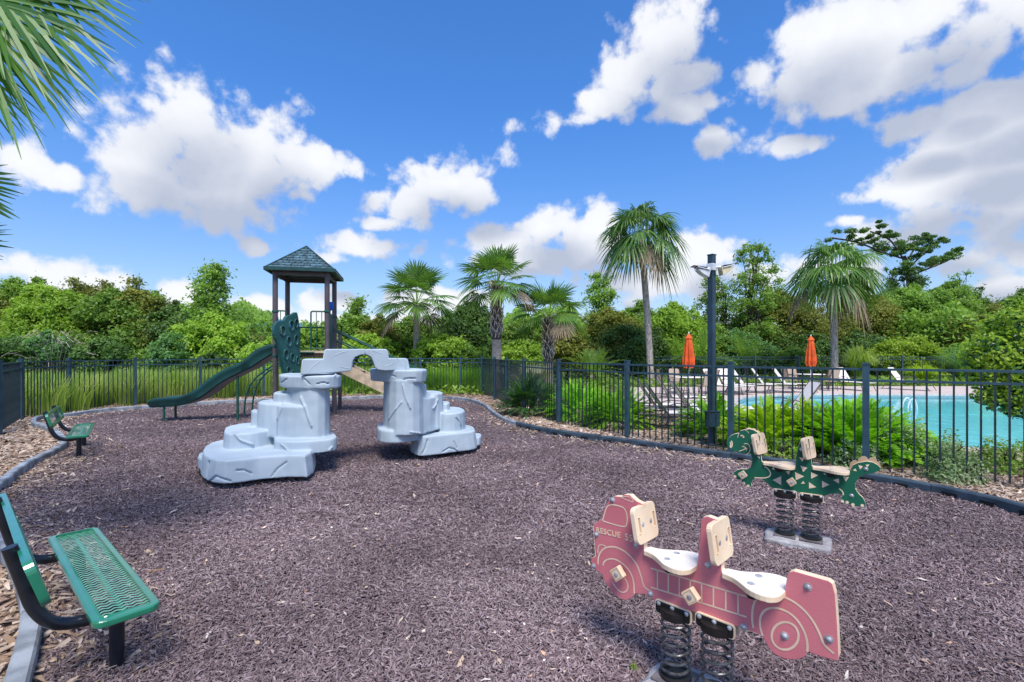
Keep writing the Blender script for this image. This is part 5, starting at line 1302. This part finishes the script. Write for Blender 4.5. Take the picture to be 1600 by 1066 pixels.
# spreading pine boughs
rt = dep(1420, 41); pine = thing('pine_tree', rt, 'old pine with long level boughs stretching left above the trees', 'tree')
r = np.random.default_rng(5); CC = []
tk = [D(1430, 560, 41), D(1428, 480, 41), D(1420, 430, 41), D(1412, 400, 41)]
MB().tube(tk, [.35,.3,.24,.15], 8).build('trunk', MAT['bark_dark'], pine, True)
for pts in ([(1414,405),(1380,395),(1340,378),(1300,372)],[(1418,420),(1440,400),(1462,378),(1472,372)],[(1425,430),(1455,418),(1480,408),(1492,400)],[(1414,410),(1400,385),(1385,370),(1360,362)],[(1416,412),(1430,385),(1445,375)]):
    pp = [D(x, y, 41+random.uniform(-1, 1)) for x, y in pts]; MB().tube(chaikin(pp, 2, closed=False), .07, 6).build('limb', MAT['bark_dark'], pine, True)
    for q in resample(chaikin(pp, 2, closed=False), .45)[2:]:
        for _ in range(2): CC.append((q.x+random.uniform(-.4,.4), q.y+random.uniform(-.9,.9), q.z+random.uniform(.05,.75), random.uniform(.25,.55)))
CC = np.array(CC); idx = np.repeat(np.arange(len(CC)), 150); dr = unit(r.normal(size=(len(idx), 3)))
leaves('foliage', CC[idx, :3]+dr*(CC[idx, 3]*(.4+.6*r.random(len(idx))))[:, None]*np.array([1,1,.55]), dr, .18, MAT['leaf_dark'], pine, .5)
# far wood closing the view between the trees
r = np.random.default_rng(11); n = 190000; az = r.uniform(-62, 62, n)*np.pi/180; dist = r.uniform(42, 60, n)/np.cos(az*.55)
top = 3.7+1.1*np.sin(az*9+1)+.8*np.sin(az*23)+.6*np.sin(az*51+2)+.35*np.sin(az*120); top += np.clip(dist-42, 0, 20)*.09
z = top*r.random(n)**.55; C = np.stack([np.sin(az)*dist, np.cos(az)*dist, z], 1)
C[:, 2] += .4*np.sin(C[:, 0]*1.9)*np.cos(C[:, 1]*1.3)
tag(leaves('woodland', C, np.tile([0,-.6,.5], (n, 1)), .34, MAT['leaf_mid'], None, .6, tri=True), 'distant belt of mixed green woodland behind the trees', kind='stuff')

# --- fan palms
def fan_leaf(hub, out, normal, rad, span=250, nseg=34, droop=.35, width=.05, jitter=.06, r=None, split=.42):
    "segments of a palmate blade; returns quads"
    hub, out, normal = Vector(hub), Vector(out).normalized(), Vector(normal); normal = (normal-out*normal.dot(out)).normalized(); side = out.cross(normal)
    V = []; F = []; st = 5
    for k in range(nseg):
        a = R(-span/2+span*k/(nseg-1)); rl = rad*(1-.30*abs(a/R(span/2))**2)*(1+r.uniform(-jitter, jitter)); d_ = out*math.cos(a)+side*math.sin(a)
        w_ = (normal.cross(d_)); w0 = 2*math.sin(R(span/(nseg-1))/2)
        lift = .10*abs(math.sin(a)); dj = droop*(1+r.uniform(-.25,.35)); sw = r.uniform(-.04,.04)
        for i in range(st):
            t = (0.04, .28, split+.05, .76, 1.0)[i]; ww = min(w0*rl*t*.5*1.0, width*.5) if t < .5 else width*.5*(1.0, .72, .08)[i-2]
            p = hub+d_*(rl*t)+normal*(lift*rl*t*.6)+w_*(sw*rl*t*t); p.z -= dj*rl*(t**2.3)
            fold = (normal*.22 if k % 2 else normal*-.22)*ww
            V += [p+w_*ww+fold, p-w_*ww-fold]
        o = len(V)-2*st
        F += [(o+2*i, o+2*i+1, o+2*i+3, o+2*i+2) for i in range(st-1)]
    return V, F
def fan_palm(x, ycrown, rpx, Y, label, ntr, lean=0, m='palm_green', nleaf=34, kind='sabal', trunk_r=.17, boots=True, seed=0, top_lift=0, petiole=.62, dead=4, bark='bark_palm'):
    r = random.Random(seed); base = Vector(((x-HX)*Y/FPX, Y, -.03)); cz = CH+(HY-ycrown)*Y/FPX; RR = rpx*Y/FPX
    cx = base.x+lean*Y/FPX; root = thing('palm_tree', base, label, 'palm tree')
    n = 9; path = [Vector((base.x+(cx-base.x)*(i/n)**1.4, Y, cz*i/n-.1)) for i in range(n+1)]; path[-1].z = cz-.05
    MB().tube(path, [trunk_r*(1.25 if i == 0 else (1.05-.012*i)) for i in range(n+1)], 14).build('trunk', MAT[bark], root, True)
    crown = path[-1]
    if boots:
        mb = MB(); zlo = cz-boots
        MB().tube([Vector((crown.x, Y, zlo)), Vector((crown.x, Y, cz))], trunk_r*1.06, 14).build('gap_shade_sleeve', MAT['bark_dark'], root, True)  # dark sleeve added so the gaps between leaf bases look shaded
        z = zlo; a = 0
        while z < cz-.02:
            a += 2.4; z += .036; rr_ = trunk_r*1.0; ca, sa = math.cos(a), math.sin(a); f = (z-zlo)/boots
            q0 = Vector((crown.x+ca*rr_*.9, Y+sa*rr_*.9, z)); tw = Vector((-sa, ca, 0)); o_ = Vector((ca, sa, 0))
            for s_ in (-1, 1):
                b0 = q0+tw*s_*.075; tip = q0+tw*s_*.02+o_*(.10+.07*f)+Z*(.20+.12*r.random())
                mb.beam(b0, tip, .034, .03)
        tag(mb.build('leaf_base', MAT['boot'], root), kind='stuff')
    for i in range(nleaf):
        f = (i+.5)/nleaf; el = R(88-(108 if kind == 'sabal' else 125)*f**.9+r.uniform(-8, 8)); az = i*2.39996+r.uniform(-.25,.25)
        dh = Vector((math.cos(az), math.sin(az), 0)); d_ = dh*math.cos(el)+Z*math.sin(el)
        pl_ = RR*petiole*(.85+.3*r.random()); bend = .22+.25*f if kind == 'sabal' else .35
        hub = crown+d_*pl_+Z*(-.10*pl_*bend+top_lift); mid = crown+d_*pl_*.5+Z*(.03*pl_)
        pet = MB().tube([crown+d_*.05, mid, hub], [.020,.013,.009], 5)
        out_ = (hub-mid).normalized()+Z*(-.12-.22*f if kind == 'sabal' else -.25); nrm = Z*1.0-dh*.25+Vector((r.uniform(-.3,.3), r.uniform(-.3,.3), 0))
        dr_ = (.12+.22*f) if kind == 'sabal' else .45+.45*r.random()
        isdead = i >= nleaf-dead
        V, F = fan_leaf(hub, out_, nrm, RR*(.56 if kind == 'sabal' else .66)*(.9+.2*r.random())*(.8 if isdead else 1), 235 if kind == 'sabal' else 200, 30, dr_*(1.5 if isdead else 1), .075*RR/2 if kind == 'sabal' else .085*RR/2, r=r)
        o = pet.v.__len__(); pet.add(V, F, 1)
        fr = pet.build('frond', [MAT['dead_frond'] if isdead else MAT['leaf_bright'], MAT['dead_frond'] if isdead else MAT[m]], root)
        if kind != 'sabal':
            # long threads of the segments hanging from the blade
            mb = MB()
            for q in range(9):
                a = R(-90+180*q/8); sd = (out_.normalized()).cross(nrm.normalized()).normalized(); p0 = hub+(out_.normalized()*math.cos(a)+sd*math.sin(a))*RR*.30*r.uniform(.8,1.2)+Z*(-.04*RR)
                L = RR*(.18+.30*r.random())*(1.5 if isdead else 1); w = .030*RR/2; tw = Vector((math.cos(az+1.57), math.sin(az+1.57), 0))
                p1 = p0+dh*.05*RR-Z*L*.45; p2 = p1-Z*L*.55+tw*r.uniform(-.05,.05)
                mb.add([p0+tw*w, p0-tw*w, p1+tw*w*.9, p1-tw*w*.9, p2+tw*w*.15, p2-tw*w*.15], [(0,1,3,2),(2,3,5,4)])
            q = mb.build('hanging_tips', MAT['dead_frond'] if isdead else MAT[m], fr, world=True)
    return root
fan_palm(651, 474, 64, 24, 'fan palm with smooth grey trunk nearest the play tower', 0, boots=False, seed=3, nleaf=26, dead=2)
fan_palm(776, 446, 64, 20.5, 'tallest of the three fan palms with crisscrossed trunk behind the fence corner', 0, boots=2.3, seed=5, nleaf=27, trunk_r=.2, dead=1)
fan_palm(857, 496, 58, 21.5, 'shorter fan palm with crisscrossed pale trunk right of the tallest fan palm', 0, boots=2.0, seed=9, nleaf=25, trunk_r=.2, dead=2)
fan_palm(1017, 368, 69, 26, 'tall slender palm with drooping shaggy fronds left of the lamp post', 0, lean=-16, m='palm_dark', boots=False, seed=12, nleaf=24, kind='wash', trunk_r=.17, petiole=.52, dead=1, bark='bark_grey')
fan_palm(1304, 428, 67, 27, 'drooping palm with brown skirt fronds beside the right umbrella', 0, lean=-2, m='palm_green', boots=False, seed=21, nleaf=25, kind='wash', trunk_r=.18, petiole=.55, dead=3, bark='bark_grey')
# palm at the left edge, only its fronds reach into view
r = random.Random(4); pb = Vector((-4.75, 3.1, 0)); np_ = thing('palm_tree', pb, 'near fan palm whose large green fronds hang in at the top left', 'palm tree')
MB().tube([pb+Z*(-.1), pb+Z*2, pb+Z*3.8], [.2,.17,.17], 14).build('trunk', MAT['bark_palm'], np_, True); cr0 = pb+Z*3.85
leafs = [((-75,-10), 2.9, (.9,.05,-.75), 0.87, 160, .22), ((-20,-120), 3.15, (1,.0,-.45), 0.96, 150, .2), ((-55,-75), 3.0, (1,.0,-.62), 1.03, 150, .18), ((-110,-20), 3.1, (.8,-.1,-.9), 0.91, 150, .25), ((20,-190), 3.3, (1,.1,-.25), 1.00, 140, .22),
         ((-115,290), 3.2, (1,.1,-.05), 0.54, 150, .22), ((-130,385), 3.5, (1,0,-.05), 0.61, 130, .12)]
for (hx, hy), Yl, dr_, rad, span, drp in leafs:
    hub = D(hx, hy, Yl); pet = MB().tube([cr0, cr0.lerp(hub, .5)+Z*.10, hub], [.025,.018,.012], 6)
    V, F = fan_leaf(hub, dr_, (-.15,-.85,.45), rad, span, 44, drp, .036, .10, r, .36); pet.add(V, F, 1); pet.build('frond', [MAT['palm_near'], MAT['palm_near']], np_)
for i in range(9):
    az = R(60+i*33); dh = Vector((math.cos(az), math.sin(az), 0)); hub = cr0+dh*.8+Z*(.5-.12*(i%4)); 
    if hub.x > -4.2 and hub.z < 4.2: continue
    pet = MB().tube([cr0, hub], .018, 6); V, F = fan_leaf(hub, dh-Z*.3, Z-dh*.3, .8, 200, 36, .3, .036, .08, r); pet.add(V, F, 1); pet.build('frond', [MAT['palm_near'], MAT['palm_near']], np_)
# silver palmetto behind the corner
for x, y, Y, lab in ((800, 572, 19, 'silvery low palmetto behind the corner of the metal fence'), (832, 574, 20.5, 'silvery palmetto just left of the third fan palm trunk')):
    b = dep(x, Y); t = thing('palmetto', b, lab, 'shrub')
    for i in range(12):
        az = i*2.4; el = R(35+30*r.random()); dh = Vector((math.cos(az), math.sin(az), 0)); d_ = dh*math.cos(el)+Z*math.sin(el); hub = b+d_*.85+Z*.1
        pet = MB().tube([b, hub], .012, 5); V, F = fan_leaf(hub, d_, Z-dh*.6, .5, 210, 22, .05, .04, .05, r); pet.add(V, F, 1); pet.build('frond', [MAT['palm_silver'], MAT['palm_silver']], t)
# --- feathery fronds: ferns, cycads, date palms
def plume(base, d0, L, droop, w, nl, r, lw=.014, taper=.65, up=None):
    V = []; F = []; base = Vector(base); d0 = Vector(d0).normalized(); pts = []
    p = base.copy(); d_ = d0.copy(); n = 9
    for i in range(n+1): pts.append(p.copy()); p = p+d_*L/n; d_ = (d_-Z*droop/n).normalized()
    for k in range(nl):
        f = .10+.88*k/(nl-1); i = min(n-1, int(f*n)); q = pts[i].lerp(pts[i+1], f*n-i); t = (pts[i+1]-pts[i]).normalized()
        s_ = t.cross(Z); s_ = s_.normalized() if s_.length > .05 else Vector((1,0,0)); u_ = s_.cross(t)
        ll = w*(math.sin(math.pi*min(1, f*.9+.12))**.6)*r.uniform(.85,1.1)
        for sg in (-1, 1):
            e_ = (s_*sg*.82+t*.62+u_*r.uniform(-.15,.35)).normalized(); tip = q+e_*ll; m1 = q+e_*ll*.5; wv = t*lw*.5
            o = len(V); V += [q, m1-wv, tip, m1+wv]; F.append((o, o+1, o+2, o+3))
    s_ = Vector((1,0,0))
    for i in range(n):
        o = len(V); a, b = pts[i], pts[i+1]; V += [a-s_*.004, a+s_*.004, b+s_*.003, b-s_*.003]; F.append((o, o+1, o+2, o+3))
    return V, F
def fern(x, y, Y, wpx, hpx, m, label, nf=90, w=.095, nl=18, name='fern', lw=.036, droop=1.0, stem=None, cat='fern', spread=.35, elmin=8):
    r = random.Random(int(x)); b = dep(x, Y); Rr = wpx*Y/FPX/2; H = hpx*Y/FPX; root = thing(name, b, label, cat)
    V = []; F = []
    bz = 0
    if stem: MB().tube([b+Z*-.05, b+Z*stem], [.16,.13], 10).build('trunk', MAT['bark_dark'] if stem > .6 else MAT['bark_palm'], root, True); bz = stem
    for i in range(nf):
        az = r.uniform(0, 6.283)
        if stem:
            el = R(elmin+(86-elmin)*r.random()**.8); q_ = spread*math.sqrt(r.random()); L = (Rr*math.cos(el)+H*1.12*math.sin(el))*r.uniform(.8,1.08); z0 = bz+.02
        else:                                              # mound of many short arching plumes
            q_ = math.sqrt(r.random())*.86; el = R(max(8, 80-66*q_+r.uniform(-22, 18))); L = H*r.uniform(.36,.58); z0 = .02+H*.56*(1-q_*q_)*r.random()**.6
        o_ = b+Vector((Rr*q_*math.cos(az), Rr*q_*.8*math.sin(az), z0))
        v_, f_ = plume(o_, (math.cos(az)*math.cos(el), math.sin(az)*math.cos(el), math.sin(el)), L, droop*(.3+.7*math.cos(el))*r.uniform(.6,1.1), w, nl, r, lw)
        o = len(V); V += v_; F += [tuple(a+o for a in q) for q in f_]
    MB().add(V, F).build('fronds', MAT[m], root)
    return root
fern(832, 0, 13.4, 82, 66, 'fern_dark', 'dark rounded fern clump behind the curve of the fence', 300)
fern(905, 0, 12.3, 80, 66, 'fern_green', 'bright fern left of the tall fence post, second from the fence corner', 260)
fern(965, 0, 11.1, 92, 70, 'fern_green', 'bright green fern beside the near row of loungers', 300)
fern(1118, 0, 9.6, 90, 74, 'fern_green', 'bright fern growing at the base of the lamp post', 240)
fern(1205, 0, 8.6, 120, 82, 'fern_yellow', 'yellow green fern behind the dinosaur rider head', 320)
fern(1338, 0, 8.0, 185, 94, 'fern_green', 'largest bright green fern behind the dinosaur rider tail', 520, .115, 20)
fern(1262, 0, 8.4, 90, 84, 'fern_yellow', 'yellow green fern squeezed left of the largest fern', 220)
for x, Y, w, h, lab in ((1100, 31, 80, 70, 'feathery palm with rusty trunk behind the lamp post'), (1165, 31, 90, 62, 'feathery palm right of the lamp post beyond the loungers'), (925, 26, 90, 52, 'soft feathery low palm left of the tall drooping palm'), (1062, 31, 70, 60, 'feathery palm behind the left umbrella')):
    fern(x, 0, Y, w, h*.62, 'leaf_mid', lab, 46, .34, 26, 'feather_palm', .035, 1.5, stem=1.0 if x > 1000 else .5, cat='palm', spread=.08, elmin=15)
# weeping grass tufts by the far fence
def tuft(x, Y, wpx, hpx, m, label, n=420, width=.018):
    r_ = np.random.default_rng(int(x)); b = dep(x, Y); Rr = wpx*Y/FPX/2; H = hpx*Y/FPX; root = thing('ornamental_grass', b, label, 'grass clump')
    az = r_.random(n)*6.283; q = r_.random(n)**.6; o_ = np.stack([b.x+.15*Rr*np.cos(az), b.y+.15*Rr*np.sin(az), np.zeros(n)], 1)
    d_ = np.stack([np.cos(az), np.sin(az), 0*az], 1); tz = np.array([0,0,1.]); V = []
    h = H*(.75+.35*r_.random(n))*(1-.35*q); s_ = np.stack([-np.sin(az), np.cos(az), 0*az], 1)*width
    P0 = o_; P1 = o_+d_*(Rr*q*.35)[:,None]+tz*(h*.75)[:,None]; P2 = o_+d_*(Rr*q*.8)[:,None]+tz*(h*.95)[:,None]; P3 = o_+d_*(Rr*q*1.1)[:,None]+tz*(h*.7)[:,None]
    V = np.stack([P0-s_, P0+s_, P1-s_*.8, P1+s_*.8, P2-s_*.5, P2+s_*.5, P3-s_*.05, P3+s_*.05], 1).reshape(-1, 3)
    f = np.array([[0,1,3,2],[2,3,5,4],[4,5,7,6]]); F = (np.arange(n)[:,None,None]*8+f[None]).reshape(-1, 4)
    fast_mesh('blades', V, quads=F, mat=MAT[m], parent=root)
tuft(1505, 28, 90, 60, 'leaf_blue', 'weeping pale grass tuft by the far fence right side')
tuft(1340, 28.5, 60, 62, 'grass_blade', 'reedy grass right of the right palm trunk')
tuft(1440, 26.5, 60, 34, 'fern_yellow', 'yellowish grass tuft behind the last lounger')
tuft(1545, 25.5, 70, 40, 'fern_yellow', 'yellow grass tuft left of the edge tree')
# --- tall grass behind the back fence
def grass_field(name, label, m, clumps, hmin, hmax, per=170, seed=0):
    r_ = np.random.default_rng(seed); C = []; 
    for (x, y, rad) in clumps:
        k = int(per*rad/.45); a = r_.random(k)*6.283; q = np.sqrt(r_.random(k))*rad; C.append(np.stack([x+q*np.cos(a), y+q*np.sin(a), a, q/rad], 1))
    C = np.concatenate(C); n = len(C); o_ = np.stack([C[:,0], C[:,1], np.full(n, -.03)], 1); az = C[:,2]+r_.normal(0,.6,n)
    d_ = np.stack([np.cos(az), np.sin(az), 0*az], 1); h = (hmin+(hmax-hmin)*r_.random(n))*(1-.2*C[:,3]); ln = (.08+.38*r_.random(n)*C[:,3]+.12*r_.random(n))*h
    yw = r_.random(n)*3.14; s_ = np.stack([np.cos(yw), np.sin(yw), 0*yw], 1)*.011; tz = np.array([0,0,1.])
    P1 = o_+d_*(ln*.3)[:,None]+tz*(h*.6)[:,None]; P2 = o_+d_*ln[:,None]+tz*h[:,None]
    V = np.stack([o_-s_, o_+s_, P1-s_, P1+s_, P2-s_*.15, P2+s_*.15], 1).reshape(-1, 3); f = np.array([[0,1,3,2],[2,3,5,4]]); F = (np.arange(n)[:,None,None]*6+f[None]).reshape(-1, 4)
    tag(fast_mesh(name, V, quads=F, mat=MAT[m]), label, kind='stuff')
r = random.Random(3); cl1 = []; cl2 = []
bp_ = [Vector((-17, 12, 0))]+back
for i in range(270):
    k = r.randrange(0, 7); a, b = bp_[k], bp_[k+1]; f = r.random(); p = a.lerp(b, f); t_ = (b-a).normalized(); nn = Vector((-t_.y, t_.x, 0)); nn = nn if nn.dot(p) > 0 else -nn
    q = p+nn*(.75+r.random()**1.2*3.6); cl1.append((q.x, q.y, r.uniform(.22,.5)))
for i in range(170):
    k = r.randrange(6, 10); a, b = bp_[k], bp_[k+1]; f = r.random(); p = a.lerp(b, f); q = p+Vector((0, .5+r.random()*3.4, 0)); cl2.append((q.x, q.y, r.uniform(.2,.42)))
grass_field('tall_grass', 'pale green tall grass growing behind the left back fence', 'grass_blade', cl1, .75, 1.3, 170, 1)
grass_field('tall_grass', 'lush bright grass behind the back fence right of the tower', 'grass_lush', cl2, .6, 1.25, 180, 2)
# short weeds over the ground beyond
r_ = np.random.default_rng(8); n = 26000; yy = r_.uniform(19, 34, n); xx = r_.uniform(-1.15, 1.2, n)*yy; k = ~inside(deck, xx, yy) & ~inside([tuple(p) for p in pool_out], xx, yy) & ~((yy < 23) & (xx > 4)); xx, yy = xx[k], yy[k]; C = np.stack([xx, yy, r_.random(len(xx))*.35], 1)
tag(leaves('ground_cover', C, np.tile([0,0,1.], (len(C), 1)), .30, MAT['leaf_mid'], None, .35), 'low green weeds covering the ground under the trees', kind='stuff')
# --- low shrubs at the fence on the right
def low_shrub(x, y, Y, wpx, hpx, m, label, n, ls, top=0, root=None, name='low_shrub', z0=0.0, depth=.8):
    r_ = np.random.default_rng(int(x)+int(Y*10)); b = dep(x, Y); Rr = wpx*Y/FPX/2; H = hpx*Y/FPX; root = root or thing(name, b, label, 'shrub')
    dr = unit(r_.normal(size=(n, 3))); dr[:,2] = np.abs(dr[:,2]); q = (.55+.5*r_.random(n)**.5)*(1+.22*np.sin(dr[:,0]*6+x)*np.cos(dr[:,1]*5)+.12*np.sin(dr[:,2]*11+dr[:,0]*9))
    C = np.array([b.x, b.y, z0])+dr*q[:,None]*np.array([Rr, Rr*depth, H]); leaves('foliage', C, dr, ls, MAT[m], root, .5)
    return root
def stems(root, x, Y, wpx, hpx, k=9):
    b = dep(x, Y); r_ = random.Random(int(x)); Rr = wpx*Y/FPX/2; H = hpx*Y/FPX
    for i in range(k):
        a = r_.random()*6.283; e_ = b+Vector((Rr*.7*math.cos(a), Rr*.6*math.sin(a), H*.75)); MB().tube(limb_path(b, e_, .08, 3), .008, 5).build('stem', MAT['bark_dark'], root)
for a in ((1405,0,7.4,90,62,'leaf_variegated','low variegated shrub right of the largest fern',2600,.055),(1470,0,7.1,90,50,'leaf_variegated','low pale shrub in front of the pool edge, middle of three',2400,.05),(1492,0,6.35,84,46,'leaf_variegated','small round pale shrub poking through the fence in the bark chips',2200,.045),(1575,0,6.9,110,46,'leaf_mid','low green creeping shrub at the right edge by the fence',2400,.05),(1335,0,7.1,80,40,'leaf_variegated','small whitish weed shrub below the largest fern',900,.05),(1210,0,7.7,90,34,'leaf_mid','dark small leaved weeds under the yellow green fern',700,.05)):
    rt = low_shrub(*a); stems(rt, a[0], a[2], a[3], a[4])
# --- tree at the right edge with glossy leaves
et = dep(1668, 9.3); er = thing('tree', et, 'glossy leaved tree with lime new growth leaning in at the right edge', 'tree')
MB().tube(chaikin([et-Z*.1, et+Vector((.05,0,.5)), et+Vector((-.05,.05,1.0))], 2, closed=False), [.09]*10 if False else .07, 10).build('trunk', MAT['bark_grey'], er, True)
for pts in ([(1650,640),(1600,628),(1560,615),(1535,612)],[(1655,640),(1600,600),(1565,560)],[(1660,640),(1620,580),(1590,520)],[(1650,645),(1590,640),(1555,632),(1530,628)],[(1660,640),(1640,560),(1630,500)]):
    pp = [D(x, y, 9.2+random.uniform(-.2,.2)) for x, y in pts]; MB().tube(chaikin(pp, 2, closed=False), .018, 6).build('limb', MAT['bark_grey'], er, True)
r_ = np.random.default_rng(2); blobs = [(1560,560,9.2,38),(1600,530,9.3,45),(1640,510,9.4,50),(1590,590,9.0,42),(1640,600,9.2,60),(1548,590,9.2,28),(1570,515,9.5,20),(1680,560,9.4,70),(1555,625,9.0,16),(1585,640,8.9,14),(1528,560,9.3,18),(1600,610,9.0,30),(1535,620,9.1,12),(1700,640,9.2,50)]
for mm, frac, ls, cnt in (('leaf_glossy', (.3, 1.0), .11, 1.0), ('leaf_new', (.85, 1.12), .08, 1.8)):
    C = []; N = []
    for (x, y, Y, rp) in blobs:
        c = np.array(D(x, y, Y)); rad = rp*Y/FPX; k = int(900*cnt*(rp/40)**2); dr = unit(r_.normal(size=(k, 3)))
        if mm == 'leaf_new': dr = dr[(dr[:,2]-.7*dr[:,0]-.3*dr[:,1] > .05)]; k = len(dr)
        C.append(c+dr*(rad*(frac[0]+(frac[1]-frac[0])*r_.random(k)**.6)*(1+.2*np.sin(dr[:,0]*8)))[:,None]); N.append(dr)
    leaves('foliage' if mm == 'leaf_glossy' else 'new_growth', np.concatenate(C), np.concatenate(N), ls, MAT[mm], er, .55)
# weeds sprouting in the rubber
for (x, y, lab) in ((990, 1058, 'tiny green weed sprouting from the mulch left of the fire truck springs'),):
    b = P(x, y); t = thing('weed', b, lab, 'weed'); mb = MB()
    for i in range(9):
        a = i*2.4; d_ = Vector((math.cos(a), math.sin(a), 0)); s_ = Vector((-math.sin(a), math.cos(a), 0))*.003; h = .06+.01*(i%4)
        mb.add([b-s_, b+s_, b+d_*.012+Z*h*.6+s_, b+d_*.012+Z*h*.6-s_, b+d_*.03+Z*h], [(0,1,2,3),(3,2,4)])
    mb.build('blades', MAT['leaf_bright'], t)
bpy.context.view_layer.update()
